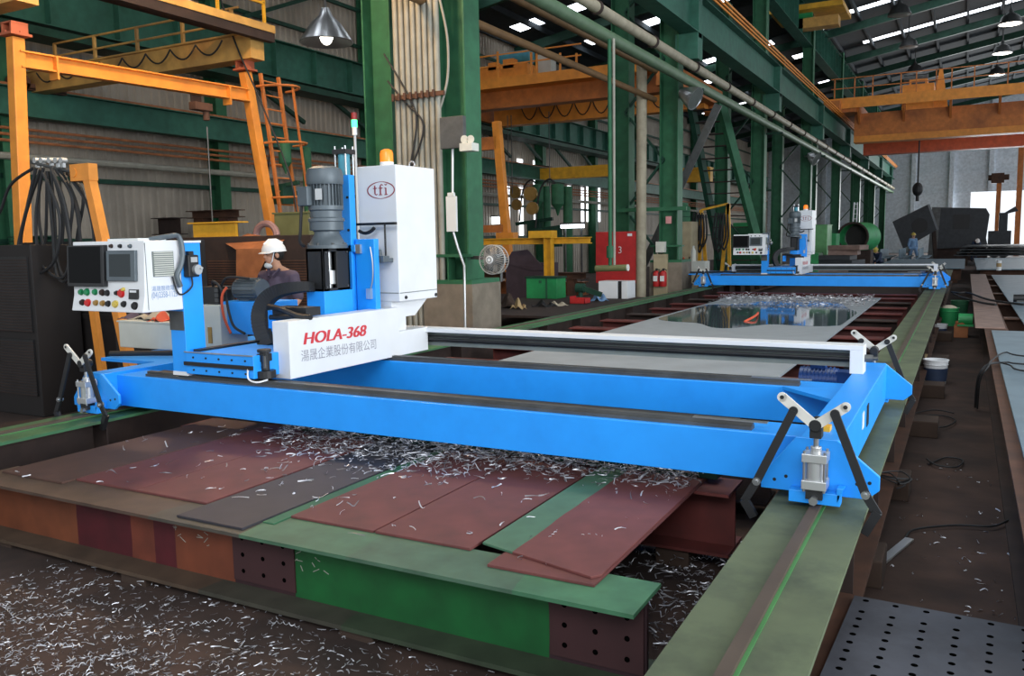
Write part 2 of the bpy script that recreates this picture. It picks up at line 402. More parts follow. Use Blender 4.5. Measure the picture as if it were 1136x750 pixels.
# roof: one long pitch that climbs to the right, purlins below it and strips of translucent sheet
RS = 0.172
def rz(x): return 11.45 + RS * (x + 5.3)
SKY = [43.0, 50.05]
LSKY = [(12 + 4.6 * i) for i in range(11)]
cells = [-6.0] + SKY + [86.0]
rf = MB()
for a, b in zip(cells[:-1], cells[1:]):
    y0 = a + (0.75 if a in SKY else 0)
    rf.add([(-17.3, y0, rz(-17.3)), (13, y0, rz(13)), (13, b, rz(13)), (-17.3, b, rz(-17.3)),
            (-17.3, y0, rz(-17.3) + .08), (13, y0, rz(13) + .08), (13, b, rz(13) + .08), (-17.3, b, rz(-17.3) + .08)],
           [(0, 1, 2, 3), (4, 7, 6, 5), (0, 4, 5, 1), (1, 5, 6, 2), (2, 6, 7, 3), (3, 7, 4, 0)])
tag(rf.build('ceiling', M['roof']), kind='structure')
def roof_panel(q, x0, x1, y0, y1, d0, d1):
    return q.add([(x0, y0, rz(x0) + d0), (x1, y0, rz(x1) + d0), (x1, y1, rz(x1) + d0), (x0, y1, rz(x0) + d0), (x0, y0, rz(x0) + d1), (x1, y0, rz(x1) + d1), (x1, y1, rz(x1) + d1), (x0, y1, rz(x0) + d1)],
                 [(0, 1, 2, 3), (4, 7, 6, 5), (0, 4, 5, 1), (1, 5, 6, 2), (2, 6, 7, 3), (3, 7, 4, 0)])
for i, y in enumerate(SKY):
    tag(roof_panel(MB(), -5.3 if i else -5.25, 12.9, y, y + .75, .03, .06).build('window_%d' % (20 + i), M['daylight']), kind='structure')
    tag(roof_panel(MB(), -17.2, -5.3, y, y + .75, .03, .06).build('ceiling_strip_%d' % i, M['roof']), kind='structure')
for i, y in enumerate(LSKY):
    q = MB()
    for k in range(4): roof_panel(q, -16.2 + 2.5 * k + (i % 2) * 1.2, -15.1 + 2.5 * k + (i % 2) * 1.2, y, y + .9, -.012, -.004)
    tag(q.build('window_%d' % (30 + i), M['daylight']), kind='structure')
pu = MB()
for i in range(20):
    x = -16.9 + 1.5 * i
    pu.box(x, x + 0.1, -6, 86, rz(x) - 0.24, rz(x) - 0.02)
tag(pu.build('trim_1', M['roof']), kind='structure')
ra = MB()
for y in (2, 8, 14, 20, 26, 32, 38, 44.4, 51.5, 57, 63, 69, 75, 81):
    ra.add([(-17, y + .2, rz(-17) - .6), (13, y + .2, rz(13) - .6), (13, y + .2, rz(13) - .24), (-17, y + .2, rz(-17) - .24),
            (-17, y + .4, rz(-17) - .6), (13, y + .4, rz(13) - .6), (13, y + .4, rz(13) - .24), (-17, y + .4, rz(-17) - .24)],
           [(0, 1, 2, 3), (4, 7, 6, 5), (0, 4, 5, 1), (1, 5, 6, 2), (2, 6, 7, 3), (3, 7, 4, 0)])
tag(ra.build('trim_2', M['green_dark']), kind='structure')

# left wall steelwork: posts, girts, the low wall rail and the high runway
wp = MB()
for y in (3, 10.2, 15.6, 21.8, 28, 34, 40, 46, 52, 58):
    wp.hbeam((WX + 0.3, y, FZ), (WX + 0.3, y, rz(WX) - .2), 0.4, 0.34, up=(1, 0, 0))
tag(wp.build('trim_3', M['green']), kind='structure')
gi = MB()
for z in (1.3, 2.6, 7.2, 8.3): gi.box(WX + 0.08, WX + 0.16, -2, 80, z, z + 0.1)
tag(gi.build('trim_4', M['green_dark']), kind='structure')
br = MB()
for y0, y1 in ((15.6, 21.8), (21.8, 28), (28, 34), (34, 40)):
    br.bar((WX + .35, y0, 6.6), (WX + .35, y1, 9.2), .1, .1); br.bar((WX + .42, y1, 4.6), (WX + .42, (y0 + y1) / 2, 5.9), .1, .1); br.bar((WX + .42, y0, 5.9), (WX + .42, (y0 + y1) / 2, 4.6), .1, .1)
tag(br.build('trim_5', M['green_dark']), kind='structure')
r1 = thing('wall_crane_rail', 'green low girder with rusty pink rail along the corrugated wall', 'crane rail', (WX + .8, 0, 4), kind='structure')
MB().hbeam((WX + .75, -2, 4.02), (WX + .75, 80, 4.02), 0.55, 0.3).build('girder', M['green_girder'], r1)
MB().box(WX + .71, WX + .79, -2, 80, 4.29, 4.36).build('rail', M['rust_orange'], r1)
r2 = thing('wall_runway_girder', 'deep green upper runway girder with stiffeners along the corrugated wall', 'crane rail', (WX + .8, 0, 5.5), kind='structure')
q = MB().hbeam((WX + .8, -2, 6.02), (WX + .8, 80, 6.02), 0.95, 0.4)
for i in range(52): q.box(WX + .62, WX + .98, -1.5 + i * 1.55, -1.48 + i * 1.55, 5.6, 6.45)
q.build('girder', M['green_girder'], r2)
MB().box(WX + .6, WX + 1.3, -2, 80, 5.25, 5.4).build('walkway', M['green_dark'], r2)
cd = MB()
for i, z in enumerate((3.3, 3.42, 3.54)): cd.cyl((WX + .55, -2, z), (WX + .55, 80, z), 0.03, n=6)
tag(cd.build('trim_6', M['rust_orange']), kind='structure')
tag(MB().cyl((WX + .55, -2, 3.0), (WX + .55, 80, 3.0), 0.07, n=8).build('trim_7', M['conduit']), kind='structure')

# ---------------------------------------------------------------- main row of columns between the two bays
COLY = [10.5, 20.4, 30.3, 40.2, 50.1, 60, 70, 79.5]
for i, y in enumerate(COLY):
    col = thing('column_%d' % (i + 1), ['green two-legged column nearest the camera, conduits between its legs', 'green laced column beside the red board'][i] if i < 2 else
                'green column number %s along the row' % ('three four five six seven eight'.split()[i - 2]), 'column', (-6.9, y, FZ), kind='structure')
    for x in (-6.45, -7.7):
        q = MB().hbeam((x, y, 0.62 if i < 2 else FZ), (x, y, 9.2 if x < -7 else 11.0), 0.5 if i == 0 else .46, 0.42, tf=0.025, up=(1, 0, 0))
        q.build('leg', M['green'], col)
    if i:
        z = 0.7; lc = MB(); s = 1
        while z < 8:
            lc.bar((-6.6 if s > 0 else -7.6, y - .1, z), (-7.6 if s > 0 else -6.6, y - .1, z + 1.2), 0.09, 0.05); z += 1.2; s = -s
        lc.build('lacing', M['green_dark'], col)
    if i < 2:
        q = MB().box(-6.85, -6.05, y - .4, y + .4, 0.6, 0.66)
        for sx in (-6.75, -6.45, -6.15): q.box(sx - .012, sx + .012, y - .38, y - .2, .66, 1.0)
        q.box(-6.85, -6.05, y - .4, y - .2, .98, 1.02).box(-8.1, -7.3, y - .4, y + .4, .6, .66)
        q.build('base_plate', M['green'], col)
        MB().box(-6.86, -6.04, y - .41, y + .41, FZ, .6).box(-8.1, -7.3, y - .41, y + .41, FZ, .6).build('plinth', M['concrete'], col)
g1 = thing('runway_girder', 'long green runway girder with orange conductor bars over the row of columns', 'crane rail', (-5.9, 0, 6), kind='structure')
q = MB().hbeam((-5.95, 2, 6.45), (-5.95, 83, 6.45), 0.9, 0.42)
for y in COLY: q.box(-6.15, -5.75, y - .15, y + .15, 5.9, 6.9); q.box(-6.3, -5.75, y - .2, y + .2, 5.4, 6.0)
q.build('girder', M['green_girder'], g1)
for i in range(3): MB().box(-5.72 + .06 * i, -5.69 + .06 * i, 2, 83, 6.98 + .05 * i, 7.03 + .05 * i).build('conductor_bar', M['orange'], g1)
MB().box(-6.0, -5.9, 2, 83, 6.9, 7.0).build('rail', M['rust'], g1)
g2 = thing('upper_runway_girder', 'high green girder with close stiffeners under the roof over the columns', 'crane rail', (-6.6, 0, 9.5), kind='structure')
q = MB().hbeam((-6.5, 2, 10.1), (-6.5, 83, 10.1), 1.3, 0.45)
for i in range(80): q.box(-6.72, -6.28, 2.5 + i, 2.52 + i, 9.5, 10.7)
q.build('girder', M['green_girder'], g2)
MB().box(-6.55, -6.45, 2, 83, 10.75, 10.88).build('rail', M['rust'], g2)
g3 = thing('left_bay_runway_girder', 'dark green runway girder behind the columns for the left bay', 'crane rail', (-7.75, 0, 8), kind='structure')
MB().hbeam((-7.75, 2, 8.6), (-7.75, 83, 8.6), .9, .4).build('girder', M['green_dark'], g3)

# pipes along the row
def pipe(name, label, pts, r, m, grp=None):
    return tag(MB().tube(pts, r, 10).build(name, m, smooth=True), label, 'pipe', grp)
pb = thing('beige_pipe', 'long beige lagged pipe running along the hall above the green pipe', 'pipe', (-5.78, 40, 5.1))
MB().cyl((-5.78, 4, 5.17), (-5.78, 82, 5.17), 0.10).build('pipe_run', M['pipe_beige'], pb, smooth=True)
for i in range(26): MB().cyl((-5.78, 5 + 3 * i, 5.17), (-5.78, 5.08 + 3 * i, 5.17), 0.125).build('flange', M['rust_dark'], pb)
pg = thing('green_pipe', 'long green pipe running along the hall below the beige pipe', 'pipe', (-5.86, 40, 4.7))
MB().cyl((-5.86, 4, 4.83), (-5.86, 82, 4.83), 0.115).build('pipe_run', M['pipe_green'], pg, smooth=True)
for y in COLY: MB().box(-6.2, -5.65, y - .04, y + .04, 4.66, 4.72).build('bracket', M['green_dark'], pg)
a, b = at(712, 62, 19.6), at(711, 318, 19.6)
pipe('vertical_pipe', 'thick beige vertical pipe standing beside the red board', [a, (b.x, b.y, FZ)], 0.125, M['pipe_beige'])
for (p0, p1, Y0, lab, mm) in (((505, 16), (668, 88), 11.0, 'lower brown pipe slanting across the left bay roof', 'pipe_brown'), ((575, 0), (690, 60), 13.0, 'upper brown pipe slanting across the left bay roof', 'pipe_brown')):
    a = at(*p0, Y0); pipe('brown_pipe', lab, [(a.x, a.y - 1.5, a.z), (a.x, 20.1, a.z)], 0.07, M[mm])

# conduit bundle between the legs of the first column
cb = thing('conduit_bundle', 'row of grey vertical conduits between the legs of the nearest green column', 'conduits', (-7, 10.3, FZ))
for k in range(8):
    x0 = at(441 + k * 6.4, 100, 10.15).x
    MB().cyl((x0, 10.15, FZ), (x0, 10.15, 9.0), 0.043, n=10).build('conduit', M['conduit'], cb, smooth=True)
zc = at(460, 107, 10.1).z
q = MB().box(at(437, 107, 10.05).x, at(492, 107, 10.05).x, 10.05, 10.09, zc - .03, zc + .03)
for k in range(8): q.cyl((at(441 + k * 6.4, 100, 10.15).x, 10.03, zc - .05), (at(441 + k * 6.4, 100, 10.15).x, 10.03, zc + .05), .02, n=6)
q.build('clamp_bar', M['rust'], cb)

# ---------------------------------------------------------------- the two rail beams and their packers
def rail_beam(name, label, cx, y0, y1, mtop, wdt=0.4, x_bar=0.0):
    r = thing(name, label, 'rail beam', (cx, y0, -0.38))
    MB().box(cx - wdt / 2, cx + wdt / 2, y0, y1, -0.02, 0).build('top_flange', mtop, r)
    MB().box(cx - .01, cx + .01, y0, y1, -0.36, -0.02).build('web', M['rust_dark'], r)
    MB().box(cx - wdt / 2, cx + wdt / 2, y0, y1, -0.38, -0.36).build('bottom_flange', M['rust'], r)
    MB().box(cx + x_bar - .022, cx + x_bar + .02, y0, y1, 0, 0.022).build('rail_bar', M['rail_bar'], r)
    MB().box(cx + x_bar + .02, cx + x_bar + .032, y0, y1, 0, 0.006).build('paint_stripe', M['stripe'], r)
    q = MB()
    for k in range(int((y1 - y0) / 1.2)): q.box(cx + .011, cx + .16, y0 + .6 + 1.2 * k, y0 + .612 + 1.2 * k, -.36, -.02); q.box(cx - .16, cx - .011, y0 + .6 + 1.2 * k, y0 + .612 + 1.2 * k, -.36, -.02)
    q.build('stiffener', M['rust_dark'], r)
    return r
rail_beam('rail_beam', 'grey green track beam along the aisle on the right of the drilling tables', -0.536, 0.8, 31, M['rail_top'])
rail_beam('rail_beam', 'green track beam on the far left side of the drilling tables', -5.48, 0.8, 31, M['rail_top_left'], 0.43, 0.0)
px = [(1028, 475), (1003, 550), (1040, 398), (950, 655)]
for i, (y0, w1) in enumerate(((3.05, .03), (4.3, .04), (5.84, .075), (7.8, .19), (9.73, .2), (12, .2), (15, .2), (18, .2))):
    r = MB().box(-.86, -.336 + w1, y0, y0 + .3, FZ, -.381)
    tag(r.build('packing_timber', M['wood'], bevel=.008), ['rusty packing block under the near end of the right track beam', 'packing block in front of the right clamp hook', 'packing block by the cables behind the hook', 'long packing block below the right end plate', 'packing block under the white bucket', 'packing block beyond the white bucket', 'packing block beside the green buckets', 'packing block near the far gantry'][i], 'block', 'packing blocks under the right track beam')
for i in range(7):
    tag(MB().box(-5.75, -5.2, 1.5 + 3.5 * i, 1.8 + 3.5 * i, FZ, -.381).build('packing_timber', M['wood']), 'packing block under the left track beam', 'block', 'packing blocks under the left track beam')

# ---------------------------------------------------------------- near drilling table: cross beams and plates
T0 = -0.09
YB = 2.635
def xw(px, py): return at(px, py, YB + .15).x
xs = [xw(0, 600) - .3, xw(88, 580), xw(150, 590), xw(175, 600), xw(196, 600)]
root = thing('support_beam', 'foremost table beam with red, orange and green painted web', 'steel beam', (-2.95, YB + .15, T0 - .33), 'cross beams under the near plates')
ox = -2.95
wb = banded('patched_web_paint', [(xs[0] - ox, (108, 58, 34)), (xs[1] - ox, (72, 16, 24)), (xs[2] - ox, (106, 50, 34)), (xs[3] - ox, (78, 18, 26)), (xs[4] - ox, (108, 54, 32)),
                                  (xw(262, 620) - ox, (46, 23, 27)), (xw(330, 640) - ox, (8, 84, 36)), (xw(612, 700) - ox, (44, 22, 28))], 0.6, .03)
tb = banded('patched_flange_paint', [(-4, (76, 60, 50)), (xw(200, 570) - ox, (70, 66, 58)), (xw(300, 600) - ox, (66, 102, 78)), (xw(420, 610) - ox, (68, 98, 78)), (xw(600, 620) - ox, (64, 114, 82))], 0.6, .12, .3)
bb = banded('dirty_flange_paint', [(-4, (76, 60, 46)), (xw(262, 620) - ox, (58, 56, 46)), (xw(420, 700) - ox, (50, 62, 44))], 0.75, .2, .3)
X0, X1 = -4.95, -0.96
MB().box(X0, X1, YB, YB + .3, T0 - .016, T0).build('top_flange', tb, root)
MB().box(X0, X1, YB + .14, YB + .16, T0 - .31, T0 - .016).build('web', wb, root)
MB().box(X0, X1 - .02, YB, YB + .3, T0 - .33, T0 - .31).build('bottom_flange', bb, root)
for a, b in ((xw(262, 620), xw(330, 640)), (xw(612, 700), X1 - .01)):
    q = MB().box(a, b, YB + .132, YB + .14, T0 - .29, T0 - .03)
    sp = q.build('splice_plate', mat('maroon_splice', (56, 28, 30), .7), root)
    h = MB()
    for i in range(3):
        for j in range(3):
            x = a + (b - a) * (i + .5) / 3; z = T0 - .08 - .08 * j
            h.cyl((x, YB + .1325, z), (x, YB + .1305, z), .011, n=10)
    h.build('bolt_hole', M['hole'], sp)
ck = MB()
for (cx_, cz_) in ((xw(338, 640), T0 - .12), (xw(356, 645), T0 - .11), (xw(200, 600), T0 - .12), (xw(228, 605), T0 - .14)):
    for k in range(5):
        a = Vector((cx_ + random.uniform(-.03, .03), YB + .1385, cz_ + random.uniform(-.05, .05)))
        ck.bar(a, a + Vector((random.uniform(-.04, .04), 0, random.uniform(-.03, .03))), .002, .003)
ck.build('chalk_writing', M['chalk'], root)
beam_lab = ['cross beam under the near gantry', 'cross beam just beyond the near gantry']
def cross_beam(y, m, label, grp, x0=X0, x1=X1 - .05, dz=0):
    r = thing('cross_beam', label, 'steel beam', ((x0 + x1) / 2, y, T0 - .33 + dz), grp)
    MB().box(x0, x1, y - .15, y + .15, T0 - .016 + dz, T0 + dz).build('top_flange', m, r)
    MB().box(x0, x1, y - .01, y + .01, T0 - .314 + dz, T0 - .016 + dz).build('web', m, r)
    MB().box(x0, x1, y - .15, y + .15, T0 - .33 + dz, T0 - .314 + dz).build('bottom_flange', m, r)
cross_beam(4.28, M['red_beam'], 'dark red cross beam carrying the rear ends of the red plates under the gantry', 'cross beams under the near plates', X0, -1.0)
cross_beam(5.2, M['rust_dark'], 'rusty cross beam between the two blue bridge beams', 'cross beams under the near plates', X0, -1.0)
for i, y in enumerate((6.6, 7.8, 9.0, 10.2, 11.4, 12.6, 13.8, 15.0, 16.2, 17.4, 18.6, 19.8)):
    cross_beam(y, M['red_beam'] if i % 3 else M['rust_dark'], 'red primed cross beam under the grey plate, number %s counting from the near gantry' % 'one two three four five six seven eight nine ten eleven twelve'.split()[i], 'red cross beams under the grey plate', -5.1, -.86, -.002)
for i, (x, y) in enumerate(((-4.7, YB), (-3.6, YB), (-2.2, YB), (-1.2, YB), (-4.6, 4.13), (-1.3, 4.13), (-4.6, 5.05), (-1.3, 5.05))):
    tag(MB().box(x - .09, x + .09, y + .02, y + .28, FZ, T0 - .331).build('packing_timber', M['wood'], bevel=.006), 'timber packer under the cross beams of the near table', 'block', 'timber packers under the near table')
for y in (6.6, 7.8, 9.0, 10.2, 11.4, 12.6, 13.8, 15.0, 16.2, 17.4, 18.6, 19.8):
    tag(MB().box(-1.1, -.9, y - .12, y + .12, FZ, T0 - .333).build('packing_timber', M['wood']), 'timber packer under the red cross beams', 'block', 'timber packers under the red cross beams')
    tag(MB().box(-5.0, -4.8, y - .12, y + .12, FZ, T0 - .333).build('packing_timber', M['wood']), 'timber packer under the red cross beams', 'block', 'timber packers under the red cross beams')

def plate(name, label, poly, z, t, m, grp, cat='steel plate', bev=.002):
    """poly: plan outline in metres"""
    return tag(MB().prism(poly, 'z', z, z + t).build(name, m, bevel=bev), label, cat, grp)
def g(px, py, z=T0): p = atz(px, py, z); return (p.x, p.y)
YR = 4.40
PG = 'primed plates on the near drilling table'
t = 0.012
plate('steel_plate', 'leftmost brown primed plate on the near table', [(-4.88, 2.80), (-4.33, 2.80), (-4.33, YR), (-4.88, YR)], T0, t, M['plate_brown'], PG)
plate('steel_plate', 'dull red plate second from the left on the near table', [(-4.32, 2.88), (-3.83, 2.88), (-3.83, YR), (-4.32, YR)], T0, t, M['plate_red'], PG)
plate('steel_plate', 'dull red plate on the left of the black plate', [(-3.825, 2.88), (-3.30, 2.88), (-3.30, YR), (-3.825, YR)], T0, t, M['plate_red'], PG)
plate('steel_plate', 'black mill scale plate between the red plates', [(-3.28, 2.68), (-2.85, 2.68), (-2.85, YR), (-3.28, YR)], T0, t, M['plate_black'], PG)
plate('steel_plate', 'red plate on the right of the black plate', [(-2.77, 2.91), (-2.285, 2.91), (-2.285, YR), (-2.77, YR)], T0, t, M['plate_red'], PG)
plate('steel_plate', 'red plate beside the narrow green gap in the near table', [(-2.275, 2.91), (-1.78, 2.91), (-1.78, YR), (-2.275, YR)], T0, t, M['plate_red'], PG)
gp = banded('half_green_plate_paint', [(-2, (70, 108, 84)), (-.12, (106, 56, 52))], .65, .04, .2)
plate('steel_plate', 'lower red plate at the right end of the near table', [(-1.63, 2.79), (-1.17, 2.79), (-1.17, YR), (-1.63, YR)], T0, t, M['plate_red'], PG)
plate('steel_plate', 'upper part green part red plate lying askew at the right end', [(-1.755, 2.97), (-1.20, 2.83), (-1.172, 2.87), (-1.172, YR - .02), (-1.755, YR - .02)], T0 + t, t * .9, gp, PG)

plate('steel_strip', 'narrow green strip showing between the black plate and the next red plate', [(-2.845, 2.8), (-2.775, 2.8), (-2.775, YR), (-2.845, YR)], T0, .006, M['green'], None)
o = MB().box(-3.95, -1.1, 4.29, 4.41, T0 + .024, T0 + .066).build('long_flat_bar', M['green_dark'], bevel=.003); tag(o, 'long dark green flat bar lying across the red plates under the blue beam', 'steel bar')
# the big pale plate beyond the near gantry, wet at its far end
plate('steel_plate', 'large pale grey plate between the two gantries, wet and swarf covered at its far end', [(-4.33, 6.05), (-1.45, 6.05), (-1.45, 18.3), (-4.33, 18.3)], T0, .025, M['plate_grey'], None)
ZP = T0 + .025
def blob(cx, cy, rx, ry, n=40, j=.25, seed=1):
    rnd = random.Random(seed); ph = [rnd.uniform(0, 6.3) for _ in range(6)]
    return [(cx + rx * (1 + j * sum(math.sin((i + 2) * 2 * math.pi * k / n + ph[i]) / (i + 2) for i in range(6))) * math.cos(2 * math.pi * k / n),
             cy + ry * (1 + j * sum(math.sin((i + 2) * 2 * math.pi * k / n + ph[i]) / (i + 2) for i in range(6))) * math.sin(2 * math.pi * k / n)) for k in range(n)]
q = MB().prism([(max(-4.25, min(-1.5, x)), min(18.25, y)) for x, y in blob(-2.9, 14.4, 1.35, 2.9, n=90, j=.25, seed=3)], 'z', ZP, ZP + .003)
tag(q.build('coolant_puddle', M['water']), 'glossy coolant film on the far half of the large grey plate', 'puddle', kind='stuff')

# ---------------------------------------------------------------- swarf
def chip(q, c, L, curl, rnd, w=.006, up=1.0):
    """one curled ribbon of swarf"""
    a = rnd.uniform(0, 6.283); ph = rnd.uniform(0, 6.283); fr = rnd.uniform(.3, 1.1); lift = rnd.choice((.03, .06, .1, .25)) * up
    n = 5; pts = []; p = Vector(c); d = a
    for k in range(n + 1):
        z = L * lift * (1 + math.sin(k * fr + ph)) * .8
        pts.append(Vector((p.x, p.y, c[2] + z))); p = p + Vector((math.cos(d), math.sin(d), 0)) * (L / n); d += curl * (1 + .5 * math.sin(k + ph))
    vs = []; tw = rnd.uniform(0, 3.14); tr = rnd.uniform(-.6, .6)
    for k, p in enumerate(pts):
        e = (pts[min(k + 1, n)] - pts[max(k - 1, 0)]).normalized(); s = e.cross(Vector((0, 0, 1))).normalized(); u = s.cross(e)
        s = (s * math.cos(tw + tr * k) + u * abs(math.sin(tw + tr * k))) * w
        vs += [p, p + s]
    q.add(vs, [(2 * k, 2 * k + 1, 2 * k + 3, 2 * k + 2) for k in range(n)])
def spiral(q, c, L, rnd, r=.006):
    a = rnd.uniform(0, 6.283); bend = rnd.uniform(-.8, .8); n = int(L / .006); pts = []; p = Vector(c)
    for k in range(n):
        a += bend / n * 2; p = p + Vector((math.cos(a), math.sin(a), 0)) * .006
        t_ = k * 1.25
        s = Vector((-math.sin(a), math.cos(a), 0))
        pts.append(p + s * r * math.cos(t_) + Vector((0, 0, r + r * math.sin(t_))))
    q.tube(pts, .0016, 3)
def heap(name, label, n, pos, L=(.02, .06), seed=1, w=.006, m=None, nsp=0, up=1.0, lsp=(.08, .22)):
    rnd = random.Random(seed); q = MB()
    for k in range(n):
        c = pos(rnd); q.cur = 0 if rnd.random() < .7 else 1
        chip(q, c, rnd.uniform(*L), rnd.choice((rnd.uniform(-.15, .15), rnd.uniform(-.35, .35), rnd.uniform(-.9, .9))), rnd, w * rnd.uniform(.6, 1.3), up)
    q.cur = 0
    for k in range(nsp): spiral(q, pos(rnd), rnd.uniform(*lsp), rnd)
    return tag(q.build(name, [M['swarf'], M['swarf_dark']]), label, 'swarf', None, 'stuff')
def under_front(rnd):      # band of swarf along the front beam, heaped over the plates
    x = rnd.uniform(-4.05, -1.2); e = max(0, min(1, (x + 4.05) / .6)); y = 4.42 - abs(rnd.gauss(0, .30 if x < -2.4 else .17)) * (.5 + .5 * e) - rnd.uniform(0, .08)
    if y < 3.0: y = rnd.uniform(3.9, 4.4)
    return Vector((x, y, T0 + .014 + (.10 * max(0, 1 - (4.42 - y) / .4)) * rnd.random() ** .6))
heap('swarf_heap', 'tangled steel swarf heaped on the plates along the front of the blue beam', 2600, under_front, (.03, .085), 2, .006)
def on_plates(rnd):
    return Vector((rnd.uniform(-4.8, -1.25), 2.75 + 1.5 * rnd.random() ** .7, T0 + .014 + (.012 if False else 0)))
heap('swarf_scatter', 'loose curls of swarf scattered over the primed plates', 150, on_plates, (.03, .09), 5, .006, nsp=5, lsp=(.06, .13))
def bed(x, y): return -.462 + .012 * math.sin(3.1 * x + 1.3 * y) * math.cos(2.3 * y) - .055 * max(0, min(1, (x + 1.25) / .3))
q = MB(); nx, ny = 60, 26
vs = [(-6 + 5.1 * i / nx, .4 + 2.6 * j / ny, bed(-6 + 5.1 * i / nx, .4 + 2.6 * j / ny)) for i in range(nx + 1) for j in range(ny + 1)]
q.add(vs, [(i * (ny + 1) + j, (i + 1) * (ny + 1) + j, (i + 1) * (ny + 1) + j + 1, i * (ny + 1) + j + 1) for i in range(nx) for j in range(ny)])
tag(q.build('dirt_bed', M['dirt'], smooth=True), 'trodden dirt piled against the foremost table beam', 'dirt', kind='stuff')
def floor_front(rnd):
    while True:
        x = rnd.uniform(-4.2, -1.0); y = rnd.uniform(1.2, 2.72)
        d = rnd.random()
        if d < (.25 + .75 * max(0, min(1, (2.6 - y) / .6))) : break
    return Vector((x, y, bed(x, y) + .003 + .02 * rnd.random() ** 2))
heap('floor_swarf', 'swarf littering the dirt floor in front of the foremost beam', 6200, floor_front, (.012, .045), 8, .004, nsp=90, up=.7, lsp=(.08, .30))
def pit(rnd): return Vector((rnd.uniform(-1.5, -.74), rnd.uniform(2.7, 4.6), FZ + .004 + .08 * rnd.random() ** 2))
heap('pit_swarf', 'swarf lying in the dark gap between the near table and the right track beam', 900, pit, (.02, .08), 9, .006, nsp=10)
def aisle(rnd): return Vector((rnd.uniform(-.3, .3), rnd.uniform(3.6, 7), FZ + .004))
heap('aisle_swarf', 'sparse bits of swarf on the dark aisle floor', 70, aisle, (.015, .05), 10, .006)
def far_wet(rnd):
    y = 17.6 - abs(rnd.gauss(0, .8)); x = rnd.uniform(-4.9, -1.1)
    return Vector((x, y, ZP + .004 + .10 * rnd.random() ** 2)) if -4.3 < x < -1.5 and y < 18.2 else Vector((rnd.uniform(-4.2, -1.6), 17.5, ZP + .01))
heap('far_swarf', 'bright swarf strewn across the far end of the large grey plate', 2200, far_wet, (.03, .10), 11, .009)
r = tag(MB().tube(smooth_path([atz(826, 357, ZP), atz(838, 354, ZP) + Vector((0, 0, .05)), atz(841, 347, ZP)]), .018, 6).build('orange_rag', M['cloth_red'], smooth=True), 'small orange rag on the wet part of the large grey plate', 'rag')

# ---------------------------------------------------------------- blue gantry bridge
CR, CL = -0.536, -5.48
br = thing('gantry_bridge', 'near blue gantry bridge spanning the two track beams in front of the worker', 'gantry', (-3.0, 5.0, 0.0), 'blue gantry bridges')
for (y0, y1, z0, z1) in ((3.97, 4.24, .056, .28), (5.27, 5.52, .065, .283)):
    b = MB().box(CL + .06, CR - .06, y0, y1, z0, z1).build('bridge_beam', M['blue'], br, bevel=.004)
    q = MB().box(CL + .35, CR - .33, y0 + .035, y0 + .10, z1, z1 + .018).box(CL + .35, CR - .33, y0 + .05, y0 + .085, z1 + .018, z1 + .036)
    q.build('guide_rail', M['dull'], b)
    MB().box(CL + .35, CR - .42, y0 + .11, y0 + .2, z1, z1 + .022).build('rail_cover', M['black'], b)
    MB().box(CR - .62, CR - .26, y0 + .05, y0 + .082, z1 + .036, z1 + .042).build('rail_end', M['steel'], b)
MB().prism([(CR - .42, 5.27), (CR - .08, 5.27), (CR - .08, 4.93)], 'z', .262, .283).build('gusset', M['blue'], br)
